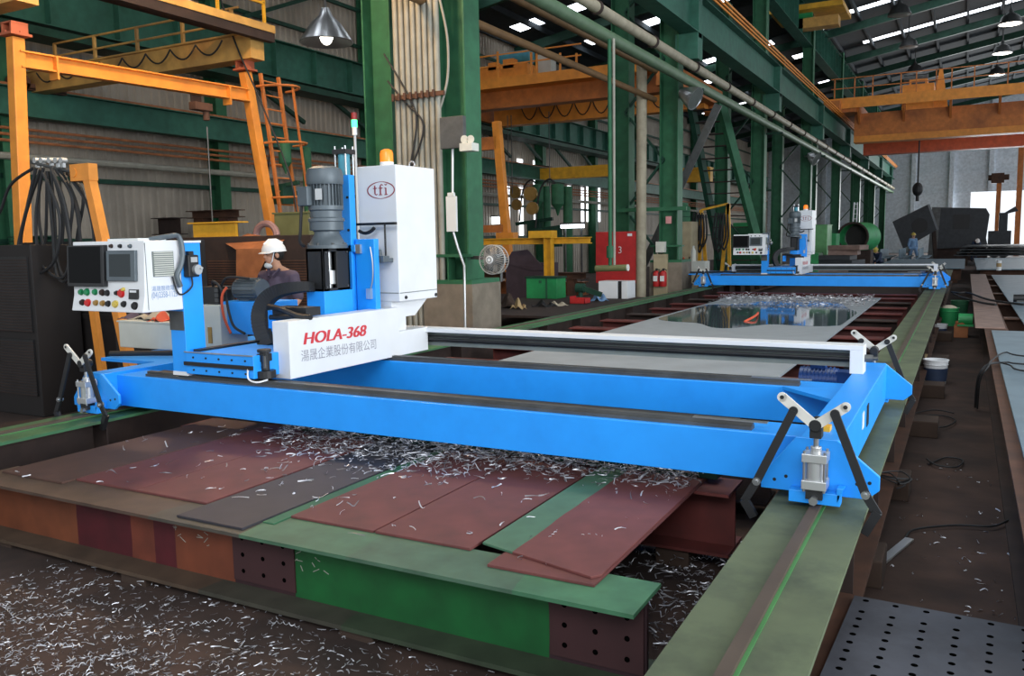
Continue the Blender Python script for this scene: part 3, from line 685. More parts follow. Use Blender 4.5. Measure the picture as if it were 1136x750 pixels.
for cx in (CR, CL):
    s = 1 if cx == CR else -1
    c = MB().box(cx - .085, cx + .085, 3.87, 6.33, .045, .302).build('end_carriage', M['blue'], br, bevel=.004)
    if s > 0:
        MB().box(cx + .085, cx + .088, 4.78, 4.86, .16, .25).build('sticker', M['white'], c)
        MB().box(cx + .085, cx + .089, 5.0, 5.1, .13, .25).build('slot', M['black'], c)
        MB().box(cx - .05, cx + .02, 4.02, 4.09, .302, .325).build('sensor', M['yellow'], c)
    for y in (4.15, 6.05): MB().cyl((cx - .03, y, .07), (cx + .03, y, .07), .047, n=18).build('wheel', M['dull'], c)
    for (yp, sd) in ((3.87, -1), (6.33, 1)):
        poly = [(cx - .25, .055), (cx - .25, .115), (cx - .10, .305), (cx + .075, .305), (cx + .25, .16), (cx + .25, .10), (cx + .20, .055)]
        p = MB().prism(poly, 'y', yp, yp + .02 * sd).build('end_plate', M['blue'], br, bevel=.003)
        h = MB()
        for dx, dz in ((-.14, .12), (-.19, .10), (.16, .12), (.21, .13)): h.cyl((cx + dx, yp + .018 * sd, dz), (cx + dx, yp + .0215 * sd, dz), .008, n=10)
        h.build('bolt_hole', M['black'], p)
        yo = yp + .02 * sd
        MB().box(cx - .115, cx + .10, min(yo, yo + .07 * sd), max(yo, yo + .07 * sd), .028, .082).prism([(cx + .085, .028), (cx + .115, .11), (cx + .085, .11)], 'y', min(yo, yo + .07 * sd), max(yo, yo + .07 * sd)).build('lug_bracket', M['blue'], br, bevel=.003)
        yc = yo + .06 * sd
        cyl = MB().cyl((cx - .005, yc, .125), (cx - .005, yc, .235), .043, n=20).build('clamp_cylinder', M['alu'], br, smooth=True)
        MB().box(cx - .057, cx + .047, yc - .05, yc + .05, .10, .14).build('end_cap', M['alu'], cyl, bevel=.003)
        MB().box(cx - .057, cx + .047, yc - .05, yc + .05, .22, .258).cyl((cx - .005, yc, .25), (cx - .005, yc, .285), .024).build('end_cap', M['alu'], cyl, bevel=.003)
        for dx in (-.047, .037):
            for dy in (-.04, .04): MB().cyl((cx + dx, yc + dy, .09), (cx + dx, yc + dy, .27), .006, n=8).build('tie_rod', M['steel'], cyl)
        MB().cyl((cx - .005, yc, .285), (cx - .005, yc, .33), .012).build('piston_rod', M['steel'], cyl)
        MB().box(cx - .03, cx + .02, yc - .03, yc + .03, .325, .40).cyl((cx - .005, yc - .045, .385), (cx - .005, yc + .045, .385), .028).build('clevis', M['black'], cyl, bevel=.004)
        MB().box(cx - .04, cx + .03, yc - .035, yc + .035, .055, .10).build('foot_block', M['black'], cyl)
        MB().cyl((cx - .005, yc + .03 * sd, .052), (cx - .005, yc + .055 * sd, .052), .02, n=6).build('pivot_bolt', M['steel'], cyl)
        yl = yc + .038 * sd
        for (ex, ez, kx, kz, fx, fz, hx, hz, gx, gz) in ((-.145, .50, -.095, .445, -.245, .115, -.30, .015, -.255, -.05), (.115, .475, .075, .445, .205, .11, .255, .03, .205, -.06)):
            p0, p1 = Vector((cx - .005, yl, .385)), Vector((cx + ex, yl, ez))
            l = MB().bar(p0, p1, .012, .042, (0, 0, 1)).cyl(p1 - Vector((0, .006, 0)), p1 + Vector((0, .006, 0)), .021, n=16).cyl(p0 - Vector((0, .006, 0)), p0 + Vector((0, .006, 0)), .023, n=16).build('toggle_link', M['link'], br)
            MB().cyl(p1 - Vector((0, .008, 0)), p1 + Vector((0, .008, 0)), .009, n=12).build('eye_hole', M['black'], l)
            MB().cyl((cx + kx, yl - .02, kz), (cx + kx, yl + .02, kz), .019, n=14).build('pivot_pin', M['black'], l)
            ya = yl + .014 * sd
            a = MB().bar((cx + kx, ya, kz), (cx + fx, ya, fz), .014, .036).bar((cx + fx, ya, fz), (cx + hx, ya, hz), .014, .036).bar((cx + hx, ya, hz + .01), (cx + gx, ya, gz), .03, .036).build('clamp_arm', M['black'], br)
            MB().cyl((cx + fx, ya - .016, fz), (cx + fx, ya + .016, fz), .018, n=12).cyl((cx + fx, ya - .024, fz), (cx + fx, ya + .024, fz), .009, n=8).build('arm_bolt', M['steel'], a)
# rack rail: white channel with black screw line, on its right post
rr = MB().box(-5.3, -.55, 5.80, 5.95, .455, .487).box(-.635, -.55, 5.80, 5.95, .302, .456).box(-5.3, -5.22, 5.80, 5.95, .302, .456).build('rack_rail', M['white'], br, bevel=.003)
MB().box(-5.22, -.635, 5.88, 5.9, .335, .456).build('rail_web', M['grey'], rr)
MB().cyl((-5.22, 5.845, .392), (-.635, 5.845, .392), .012, n=8).box(-5.22, -.635, 5.86, 5.879, .41, .425).build('drive_screw', M['rubber'], rr)
MB().box(-5.22, -.635, 5.865, 5.879, .37, .38).build('screw_track', M['black'], rr)
MB().cyl((-.55, 5.86, .40), (-.50, 5.86, .40), .025).cyl((-.55, 5.86, .40), (-.47, 5.86, .40), .012).build('screw_end', M['dull'], rr)
dm = MB().cyl((-.99, 6.12, .20), (-.74, 6.12, .20), .085, n=20).box(-.75, -.62, 6.05, 6.19, .12, .27).build('drive_motor', M['blue_dark'], br, smooth=True)
q = MB()
for k in range(9): q.cyl((-.97 + .025 * k, 6.12, .2), (-.963 + .025 * k, 6.12, .2), .093, n=20)
q.box(-.92, -.82, 6.08, 6.16, .28, .32)
q.build('cooling_rib', M['blue_dark'], dm)
MB().box(CL - .75, CL - .085, 4.45, 6.3, .275, .30).build('deck_plate', M['blue'], br)
MB().tube(smooth_path([(CL - .7, 4.5, .33), (CL - .2, 4.72, .33), (CL + .3, 4.7, .34), (CL + .55, 4.6, .33)]), .022, 8).build('black_hose', M['rubber'], br, smooth=True)

# ---------------------------------------------------------------- drilling carriage that slides along the bridge
dc = thing('drilling_carriage', 'near white and blue drilling carriage with grey motor and tall cabinet', 'drilling machine', (-4.3, 4.9, .30), 'drilling carriages')
sd = MB().box(-4.655, -4.03, 3.96, 4.45, .335, .485).box(-4.655, -4.08, 4.45, 5.65, .335, .46).build('saddle', M['blue'], dc, bevel=.004)
MB().box(-4.66, -4.03, 3.945, 3.96, .395, .42).build('wiper_strip', M['black'], sd)
MB().box(-4.62, -4.56, 4.0, 5.62, .485, .50).box(-4.2, -4.14, 4.5, 5.62, .46, .49).build('slide_way', M['black'], sd)
MB().box(-4.6, -4.1, 3.99, 4.2, .318, .335).box(-4.6, -4.1, 5.28, 5.45, .318, .335).build('linear_bearing', M['black'], sd)
for k in range(5):
    for z in (.365, .45): MB().cyl((-4.58 + .12 * k, 3.961, z), (-4.58 + .12 * k, 3.955, z), .007, n=8).build('cap_screw', M['black'], sd)
MB().box(-4.66, -4.03, 3.952, 3.958, .482, .49).build('edge_trim', M['steel'], sd)
mo = MB().cyl((-4.03, 4.06, .33), (-4.03, 4.06, .38), .07, n=18).cyl((-4.03, 4.06, .38), (-4.03, 4.06, .5), .032, n=14).box(-4.06, -4.0, 4.02, 4.10, .44, .49).cyl((-4.03, 4.06, .5), (-4.03, 4.06, .52), .045).build('drive_gearbox', M['black'], dc, bevel=.003)
MB().cyl((-4.0, 4.03, .40), (-4.0, 4.03, .48), .012).build('drive_fitting', M['dull'], mo)
MB().tube(smooth_path([(-4.07, 3.95, .40), (-4.06, 3.94, .34), (-4.0, 3.95, .318), (-3.95, 4.0, .33)]), .006, 6).build('white_cable', M['white'], mo)
# console column and console
cc = MB().box(-4.795, -4.655, 3.97, 4.14, .325, 1.222).build('console_column', M['blue'], dc, bevel=.003)
MB().box(-4.80, -4.65, 3.972, 4.145, 1.222, 1.236).build('column_cap', M['white'], cc)
MB().box(-4.797, -4.653, 3.968, 4.142, .318, .345).build('foot_strip', M['white'], cc)
MB().box(-4.797, -4.79, 3.968, 4.1, .63, .76).box(-4.795, -4.66, 3.964, 3.97, .63, .76).build('patch', M['dull'], cc)
co = MB().prism([(3.69, 1.24), (3.67, .88), (3.645, .775), (3.968, .775), (3.968, 1.24)], 'x', -5.375, -4.655).build('control_console', M['white'], dc, bevel=.006)
def yf(z): return 3.67 + .02 * (z - .88) / .36 if z > .88 else 3.645 + .025 * (z - .775) / .105
def onf(px, py):
    z = 1.0; p = None
    for k in range(3): p = at(px, py, yf(z)); z = p.z
    return p
def fpan(x0, y0, x1, y1, th):
    a, b = onf(x0, y0), onf(x1, y1); q = MB()
    return q.add([(a.x, yf(a.z) - th, a.z), (b.x, yf(a.z) - th, a.z), (b.x, yf(b.z) - th, b.z), (a.x, yf(b.z) - th, b.z),
                  (a.x, yf(a.z) + .004, a.z), (b.x, yf(a.z) + .004, a.z), (b.x, yf(b.z) + .004, b.z), (a.x, yf(b.z) + .004, b.z)],
                 [(0, 1, 2, 3), (7, 6, 5, 4), (0, 4, 5, 1), (1, 5, 6, 2), (2, 6, 7, 3), (3, 7, 4, 0)])
mn = fpan(79, 272.5, 120, 318, .035).build('monitor', M['black'], co, bevel=.003)
fpan(81, 274, 117, 314, .036).build('monitor_screen', M['screen'], co)
fpan(120.5, 278, 153, 312, .022).build('display_frame', M['grey_motor'], co, bevel=.004)
fpan(124, 282, 148, 307, .023).build('display_screen', M['screen_grey'], co)
fpan(144.5, 321, 154, 332, .012).build('meter', M['black'], co)
fpan(145.5, 322, 153, 326, .013).build('meter_face', M['white'], co)
for (bx, by, r_, mm) in ((90.5, 324, .016, 'btn_green'), (97, 324, .019, 'btn_green'), (106, 324, .016, 'btn_green'), (114, 324.5, .017, 'rust_dark'), (119.5, 325, .016, 'black'), (130, 325, .012, 'black'), (135, 325.5, .022, 'btn_red'), (137.5, 321, .010, 'btn_yellow'),
                        (92, 335.5, .016, 'rust_dark'), (98, 336, .020, 'btn_red'), (107, 336, .015, 'brass'), (114.5, 336.5, .015, 'brass'), (120.5, 337, .016, 'black'), (128.5, 337.5, .019, 'btn_yellow'), (138, 337.5, .016, 'black'), (150, 339.5, .020, 'black'),
                        (124, 273, .010, 'rust_dark'), (134, 273, .010, 'black'), (145, 273, .010, 'grey_motor')):
    p = onf(bx, by); y = yf(p.z)
    MB().cyl((p.x, y + .004, p.z), (p.x, y - .018, p.z), r_, n=14).cyl((p.x, y + .004, p.z), (p.x, y - .006, p.z), r_ * 1.35, n=14).build('button', M[mm], co)
# right side of the console: vent and lettering
def onr(px, py, X=-4.655): return atx(px, py, X)
a, b = onr(168, 279), onr(193, 306)
vg = MB().box(-4.66, -4.648, a.y, b.y, b.z, a.z).build('vent_grille', M['grey'], co)
q = MB()
for k in range(12):
    z = b.z + (a.z - b.z) * (k + .5) / 12; q.bar((-4.646, a.y + .008, z), (-4.646, b.y - .008, z), .006, .007)
q.build('louvre', M['cream'], vg)
q = MB().box(-4.66, -4.653, 3.69, 3.694, .79, 1.225)
q.build('door_seam', M['grey'], co)
p0, p1 = onr(168, 322), onr(198, 321)
wt = p1.y - p0.y
text('lettering', '湯晟服務電話', wt / 6.0 * 1.02, (-4.6545, p0.y, p0.z - .005), (0, 1, 0), (0, 0, 1), M['blue_mark'], co)
p0, p1 = onr(168, 331), onr(198, 329)
text('lettering', '(04)2358-1123', .056, (-4.6545, p0.y, p0.z), (0, 1, 0), (0, 0, 1), M['blue_mark'], co, sx=.62)
MB().tube(smooth_path([onr(178, 267) + Vector((-.1, 0, .01)), onr(186, 265) + Vector((0, 0, .015)), onr(196, 266) + Vector((.02, 0, .02)), onr(199, 280) + Vector((.03, 0, 0)), onr(197, 295) + Vector((.03, 0, 0)), onr(194, 306) + Vector((.02, 0, 0)), onr(198, 318) + Vector((.02, 0, 0))], 7), .017, 8).build('corrugated_hose', M['grey_motor'], co, smooth=True)
MB().box(-5.05, -4.75, 3.72, 3.94, 1.24, 1.256).build('document', M['paper'], co)
# hand pendant on the column
hp = MB().box(-4.654, -4.60, 3.985, 4.075, .99, 1.14).build('hand_pendant', M['black'], dc, bevel=.008)
MB().box(-4.6, -4.597, 4.005, 4.06, 1.09, 1.125).build('pendant_face', M['alu'], hp)
MB().cyl((-4.60, 4.045, 1.04), (-4.575, 4.045, 1.04), .034, n=20).cyl((-4.575, 4.06, 1.05), (-4.555, 4.06, 1.05), .008).build('handwheel', M['alu'], hp, smooth=True)
MB().box(-4.65, -4.62, 4.01, 4.05, 1.14, 1.165).build('pendant_hook', M['black'], hp)
MB().tube(smooth_path([(-4.63, 4.03, .99), (-4.63, 4.03, .93), (-4.64, 3.98, .885), (-4.64, 3.93, .88), (-4.64, 3.9, .93), (-4.64, 3.88, 1.0)]), .006, 6).build('pendant_cable', M['rubber'], hp)
# white cover with the lettering
fc = MB().prism([(4.19, .305), (5.83, .305), (5.83, .495), (5.43, .495), (5.43, .69), (4.19, .69)], 'x', -4.075, -3.93).build('cross_slide_cover', M['white'], dc, bevel=.004)
p0, p1 = atx(335, 382, -3.929), atx(406, 370, -3.929)
def fit(name, body, px0, px1, hpx, m, shear, offset, fit_bold=1.0):
    a, b = atx(*px0, -3.929), atx(*px1, -3.929)
    size = hpx
    cu = bpy.data.curves.new('tmp', 'FONT'); cu.body = body; cu.size = size; o = bpy.data.objects.new('tmp', cu); C.objects.link(o); bpy.context.view_layer.update(); L = o.dimensions.x; bpy.data.objects.remove(o)
    return text(name, body, size, (-3.93, a.y, a.z), (0, b.y - a.y, b.z - a.z), (0, 0, 1), m, fc, shear, 0, .0015, (b.y - a.y) / L, bold=offset)
fit('model_lettering', 'HOLA-368', (336, 382.5), (404, 372.5), .115, M['red_mark'], .22, .0065)
fit('company_lettering', '湯晟企業股份有限公司', (334, 400.5), (417, 386), .086, M['grey_mark'], 0, 0)
# spindle column, housing and motor
hx0, hx1 = at(341, 322, 4.8).x, at(359.5, 322, 4.8).x
hy1 = min(5.16, atx(389, 322, hx1).y)
sx, sy = (hx0 + hx1) / 2 - .015, 4.97
MB().box(hx0 - .005, hx1 + .005, 4.795, hy1 + .02, .46, .85).build('spindle_base', M['blue'], dc, bevel=.004)
ho = MB().box(hx0, hx1, 4.80, 4.82, .85, 1.165).box(hx0, hx0 + .02, 4.80, hy1, .85, 1.165).box(hx0, hx1, hy1 - .02, hy1, .85, 1.165).box(hx0, hx1, 4.80, hy1, .85, .87).box(hx0, hx1, 4.80, hy1, 1.14, 1.165).box(hx1 - .02, hx1, 4.80, 4.87, .85, 1.165).box(hx1 - .02, hx1, hy1 - .15, hy1, .85, 1.165).build('spindle_housing', M['black'], dc, bevel=.003)
MB().cyl((sx + .02, sy - .03, .87), (sx + .02, sy - .03, 1.14), .03).cyl((sx + .03, sy - .03, .90), (sx + .03, sy - .03, 1.0), .05).build('coupling', M['alu'], ho, smooth=True)
for y in (4.835, hy1 - .03):
    for z in (.88, 1.135): MB().cyl((hx1 - .001, y, z), (hx1 + .006, y, z), .008, n=8).build('housing_bolt', M['dull'], ho)
mt = MB().lathe([(.15, 1.165), (.15, 1.19), (.135, 1.2), (.095, 1.27), (.095, 1.29), (.125, 1.30), (.125, 1.36), (.135, 1.365), (.135, 1.385), (.118, 1.395), (.118, 1.44), (.13, 1.45), (.13, 1.48)], (sx, sy, 0), 'z', 28).build('spindle_motor', M['grey_motor'], dc, smooth=True)
q = MB().cyl((sx, sy, 1.48), (sx, sy, 1.64), .108, n=28)
for k in range(28):
    t_ = 2 * math.pi * k / 28; d = Vector((math.cos(t_), math.sin(t_), 0))
    q.bar(Vector((sx, sy, 1.48)) + d * .117, Vector((sx, sy, 1.64)) + d * .117, .005, .024, d)
q.build('cooling_rib', M['grey_motor'], mt)
MB().lathe([(.132, 1.635), (.137, 1.65), (.137, 1.71), (.125, 1.75), (.08, 1.77), (.001, 1.775)], (sx, sy, 0), 'z', 28).build('fan_cover', M['grey_motor'], mt, smooth=True)
MB().obb((sx - .085, sy - .125, 1.55), (.12, .06, .14), Matrix.Rotation(-.2, 3, 'Z')).build('junction_box', M['grey_motor'], mt, bevel=.006)
MB().box(sx + .015, sx + .075, sy - .132, sy - .125, 1.52, 1.60).build('rating_plate', M['alu'], mt)
MB().tube(smooth_path([(sx - .13, sy - .12, 1.48), (sx - .15, sy - .12, 1.30), (sx - .17, sy - .11, 1.22), (sx - .15, sy - .08, 1.18)]), .012, 7).build('motor_cable', M['rubber'], mt, smooth=True)
q = MB()
for k in range(8):
    t_ = 2 * math.pi * k / 8 + .2; q.cyl((sx + .14 * math.cos(t_), sy + .14 * math.sin(t_), 1.19), (sx + .14 * math.cos(t_), sy + .14 * math.sin(t_), 1.205), .01, n=6)
q.build('flange_bolt', M['dull'], mt)
fx0, fx1 = at(373, 230, 5.19).x, at(388, 230, 5.19).x
fp = MB().box(fx0, fx1, 5.19, 5.26, .46, 1.72).build('feed_column', M['blue'], dc, bevel=.004)
fcx = (fx0 + fx1) / 2
MB().cyl((fcx, 5.225, 1.72), (fcx, 5.225, 1.88), .045, n=18).build('feed_cylinder', M['teal'], fp, smooth=True)
MB().box(fcx - .065, fcx + .065, 5.165, 5.285, 1.88, 1.915).build('cylinder_head', M['black'], fp)
for dx in (-.05, .05):
    for dy in (-.045, .045): MB().cyl((fcx + dx, 5.225 + dy, 1.72), (fcx + dx, 5.225 + dy, 1.94), .007, n=8).build('tie_rod', M['steel'], fp)
q = MB()
for z in (.76, .84, 1.3, 1.55): q.cyl((fcx + .05, 5.192, z), (fcx + .05, 5.182, z), .010, n=10)
q.build('bolt', M['black'], fp)
s0, s1 = at(395, 300, 5.22).x, at(416, 300, 5.22).x
fs = MB().box(s0, s1, 5.22, 5.28, .46, 1.23).box(s0 - .05, s0 + .02, 5.19, 5.22, 1.13, 1.19).build('feed_slide', M['blue'], dc, bevel=.006)
MB().tube(smooth_path([(s1 - .03, 5.21, 1.17), (s1 - .01, 5.205, 1.05), (s1 - .015, 5.205, .92), (s1 - .05, 5.21, .82)]), .005).box(s0 + .02, s0 + .065, 5.195, 5.22, 1.12, 1.19).box(s1 - .075, s1 - .03, 5.195, 5.22, .77, .85).build('limit_switch', M['alu'], fs)
r0, r1 = at(412, 270, 5.33), at(429, 291, 5.33)
pv = MB().box(r0.x, r1.x, 5.29, 5.37, r1.z, r1.z + .05).cyl((r0.x + .025, 5.33, r1.z + .05), (r0.x + .025, 5.33, r0.z - .01), .02).cyl((r0.x + .075, 5.33, r1.z + .03), (r0.x + .075, 5.33, r1.z + .1), .018).box(r0.x - .02, r0.x + .03, 5.28, 5.38, r1.z - .01, r1.z + .07).box(r0.x - .03, r1.x, 5.37, 5.42, r1.z, r1.z + .03).build('air_regulator', M['grey_motor'], dc, bevel=.004)
a_, b_ = at(395, 249, 5.33), at(438, 249, 5.33)
MB().box(a_.x, b_.x, 5.33, 5.36, a_.z - .01, a_.z + .01).cyl((at(427, 255, 5.34).x, 5.34, a_.z), (at(427, 255, 5.34).x, 5.34, r1.z + .03), .008).tube(arc((a_.x + .02, 5.34, a_.z - .05), (a_.x + .17, 5.34, a_.z - .03), .03), .014, 6).build('valve_pipe', M['black'], pv)
# tall cabinet
ec = MB().box(-4.285, -3.91, 5.42, 5.96, .735, 1.80).build('electrical_cabinet', M['white'], dc, bevel=.006)
MB().box(-3.912, -3.907, 5.425, 5.955, .80, .806).box(-4.28, -3.915, 5.416, 5.42, .80, .806).build('door_seam', M['grey'], ec)
MB().prism([(5.43, .735), (5.95, .735), (5.75, .60), (5.43, .60)], 'x', -4.2, -4.0).box(-4.2, -4.0, 5.43, 5.62, .49, .6).build('cabinet_support', M['white'], ec)
for y, z in ((5.50, .765), (5.93, .76)): MB().cyl((-3.91, y, z), (-3.90, y, z), .014, n=12).build('door_lock', M['black'], ec)
MB().torus((-4.02, 5.80, 1.83), .025, .006, 'y').build('lifting_eye', M['steel'], ec)
bp = at(429, 178, 5.55)
bc = MB().cyl((bp.x, 5.55, 1.80), (bp.x, 5.55, 1.835), .055, n=20).build('beacon_base', M['white'], ec, smooth=True)
MB().lathe([(.052, 1.835), (.052, 1.90), (.045, 1.925), (.02, 1.937), (.001, 1.938)], (bp.x, 5.55, 0), 'z', 20).build('beacon_lamp', M['beacon'], ec, smooth=True)
# oval emblem with the three letters
e0 = at(422.5, 211, 5.419); wl = (at(438, 211, 5.419).x - at(407, 211, 5.419).x) / 2; hl = .067
q = MB(); n = 40
vs = [(e0.x + (wl - s * .011) * math.cos(2 * math.pi * k / n), 5.418, e0.z + (hl - s * (.004 + .006 * abs(math.cos(2 * math.pi * k / n)))) * math.sin(2 * math.pi * k / n)) for s in (0, 1) for k in range(n)]
q.add(vs, [(k, (k + 1) % n, n + (k + 1) % n, n + k) for k in range(n)])
def stroke(x0, z0, x1, z1, w): q.bar((e0.x + x0, 5.4185, e0.z + z0), (e0.x + x1, 5.4185, e0.z + z1), .001 + w, .002, (0, 1, 0))
S = .9
for (x0, z0, x1, z1, w) in ((-.055, .038, -.055, -.028, .011), (-.055, -.028, -.043, -.036, .007), (-.043, -.036, -.032, -.028, .005), (-.072, .016, -.036, .016, .006),      # t
                           (-.004, .034, -.004, -.036, .011), (-.004, .034, .006, .044, .007), (.006, .044, .020, .038, .006), (-.02, .016, .016, .016, .006), (-.018, -.036, .012, -.036, .005),      # f
                           (.046, .016, .046, -.036, .011), (.034, .016, .046, .016, .005), (.032, -.036, .061, -.036, .005), (.036, .046, .046, .036, .005), (.046, .036, .058, .048, .005)):     # i
    stroke(x0 * 1.05, z0, x1 * 1.05, z1, w)
q.build('oval_emblem', M['maroon_mark'], ec)
# energy chain curving from the housing to the saddle
cp = smooth_path([at(346, 318, 4.74), at(328, 319, 4.70), at(309, 323, 4.68), at(296, 332, 4.66), at(289, 347, 4.64), at(290, 364, 4.62), at(297, 384, 4.62)], 5)
sdv_ = Vector((1, .25, 0)).normalized()
ch_ = MB().strip(cp, .12, lambda t: .065 + .035 * min(1, t * 2), (AY[2] * -1, AX[2], 0) if False else Vector((AX[2], AY[2], AZ[2]))).build('energy_chain', M['rubber'], dc)
q = MB()
for k in range(0, len(cp) - 1):
    d = (cp[k + 1] - cp[k]).normalized(); q.strip([cp[k].lerp(cp[k + 1], .3), cp[k].lerp(cp[k + 1], .7)], .124, (.068 + .035 * min(1, 2 * k / len(cp))), Vector((AX[2], AY[2], AZ[2])))
q.build('chain_link', M['rubber'], ch_)
hb = MB().box(at(308, 350, 4.5).x, at(345, 350, 4.5).x, 4.45, 4.6, .70, .76).tube(smooth_path([at(298, 340, 4.45), at(312, 343, 4.4), at(330, 350, 4.4), at(345, 352, 4.4)]), .02, 7).cyl(at(300, 352, 4.42), at(345, 352, 4.42), .018).build('hose_manifold', M['black'], dc)
MB().box(at(297, 345, 4.5).x, at(305, 345, 4.5).x, 4.5, 4.56, .60, .73).build('manifold_bracket', M['blue'], hb)

# hydraulic unit and coolant tanks riding behind the console
hu = thing('hydraulic_unit', 'blue hydraulic power unit with grey motor and black valve block behind the console', 'hydraulic unit', (-5.15, 5.2, .46))
yh = 5.1
a, b = at(247, 334, yh), at(302, 375, yh)
tk = MB().box(a.x, b.x, yh, yh + .32, .46, a.z).build('oil_tank', M['blue'], hu, bevel=.006)
c0, c1 = at(262, 333, yh + .1), at(290, 330, yh + .1)
zm = a.z + .095
mm = MB().cyl((c0.x + .02, yh + .12, zm), (c1.x, yh + .12, zm), .085, n=22).box(c0.x + .05, c0.x + .16, yh + .08, yh + .16, a.z, zm).build('pump_motor', M['grey_motor'], hu, smooth=True)
q = MB()
for k in range(18):
    t_ = 2 * math.pi * k / 18; d = Vector((0, math.cos(t_), math.sin(t_)))
    q.bar(Vector((c0.x + .04, yh + .12, zm)) + d * .088, Vector((c1.x - .03, yh + .12, zm)) + d * .088, .006, .018, d)
q.build('cooling_rib', M['grey_motor'], mm)
vb = MB().box(a.x - .22, a.x - .03, yh - .02, yh + .16, a.z - .06, a.z + .12).box(a.x - .03, a.x + .03, yh + .02, yh + .08, a.z, a.z + .10).build('valve_block', M['black'], hu, bevel=.006)
q = MB()
for k in range(4): q.box(a.x - .06, a.x - .02, yh - .03, yh - .02, a.z - .05 + .042 * k, a.z - .02 + .042 * k)
q.build('valve_coil', M['dull'], vb)
for pts, m_ in (([(a.x - .1, yh, a.z + .12), (a.x - .05, yh - .05, a.z + .17), (a.x + .02, yh - .04, a.z + .12), (a.x + .04, yh - .02, a.z)], 'rubber'),
               ([(a.x + .10, yh - .04, a.z + .12), (a.x + .07, yh - .07, a.z + .04), (a.x + .09, yh - .08, a.z - .12), (a.x + .16, yh - .08, a.z - .26)], 'cloth_red'),
               ([(a.x + .08, yh - .03, a.z + .02), (a.x + .14, yh - .07, a.z - .08), (a.x + .2, yh - .08, a.z - .2), (a.x + .3, yh - .06, a.z - .26)], 'rubber'),
               ([(a.x - .02, yh, a.z + .1), (a.x + .1, yh - .03, a.z + .2), (a.x + .3, yh + .02, a.z + .19)], 'rubber')):
    MB().tube(smooth_path(pts), .011, 7).build('hose', M[m_], hu, smooth=True)
for nm_, p0, p1, Yt, dp, lab in (('coolant_tank', (131, 357), (195, 395), 5.0, .55, 'pale grey coolant tank with rags on top below the control console'),
                              ('filter_tank', (222, 338), (246, 385), 5.02, .3, 'pale grey narrow tank with sight glass beside the blue hydraulic unit')):
    a, b = at(*p0, Yt), at(*p1, Yt)
    r = thing(nm_, lab, 'tank', ((a.x + b.x) / 2, Yt, .301))
    MB().box(a.x, b.x if nm_ == 'filter_tank' else b.x + .1, Yt, Yt + dp, .301, a.z).build('body', M['cream'], r, bevel=.008)
    if nm_ == 'filter_tank':
        g0, g1_ = at(231, 363, Yt), at(236, 381, Yt); MB().box(g0.x, g1_.x, Yt - .008, Yt, g1_.z, g0.z).build('sight_glass', M['brass'], r)
    else:
        MB().box(a.x - .01, b.x + .11, Yt - .01, Yt + dp + .01, a.z, a.z + .012).build('lid', M['cream'], r)
        zt = a.z + .012
def rag(name, c, rx, ry, h, m, lab, seed):
    rnd = random.Random(seed); q = MB(); n = 14
    vs = []
    for i in range(n):
        for j in range(n):
            u, v = i / (n - 1) * 2 - 1, j / (n - 1) * 2 - 1; rr_ = max(0, 1 - (u * u + v * v) * .6)
            vs.append(Vector(c) + Vector((u * rx * (1 + .2 * math.sin(5 * v + seed)), v * ry * (1 + .2 * math.sin(4 * u)), .004 + h * rr_ * (.55 + .45 * math.sin(5 * u + 3 * v + seed)) )))
    q.add(vs, [(i * n + j, i * n + j + 1, (i + 1) * n + j + 1, (i + 1) * n + j) for i in range(n - 1) for j in range(n - 1)])
    o = q.build(name, m, smooth=True); s = o.modifiers.new('thick', 'SOLIDIFY'); s.thickness = .006; s.offset = 1
    return tag(o, lab, 'rag')
p = at(160, 352, 5.1)
rag('rag', (p.x, 5.25, zt), .17, .16, .09, M['cloth'], 'crumpled beige rag on the coolant tank lid', 1)
p = at(178, 353, 5.1); rag('rag', (p.x + .02, 5.12, zt), .09, .10, .09, M['cloth_red'], 'crumpled orange rag on the coolant tank lid', 2)
p = at(140, 352, 5.1); rag('rag', (p.x - .02, 5.22, zt), .10, .12, .06, M['shirt'], 'crumpled dark striped rag on the coolant tank lid', 3)

# the far gantry: the same machine further down the track
DY = 16.1
dup(br, (-3.0, 5.0 + DY, 0), 'far blue gantry bridge spanning the track beams beyond the grey plate')
dup(dc, (-4.3 + .62, 4.9 + DY, .30), 'far drilling carriage with white cabinet on the distant gantry')

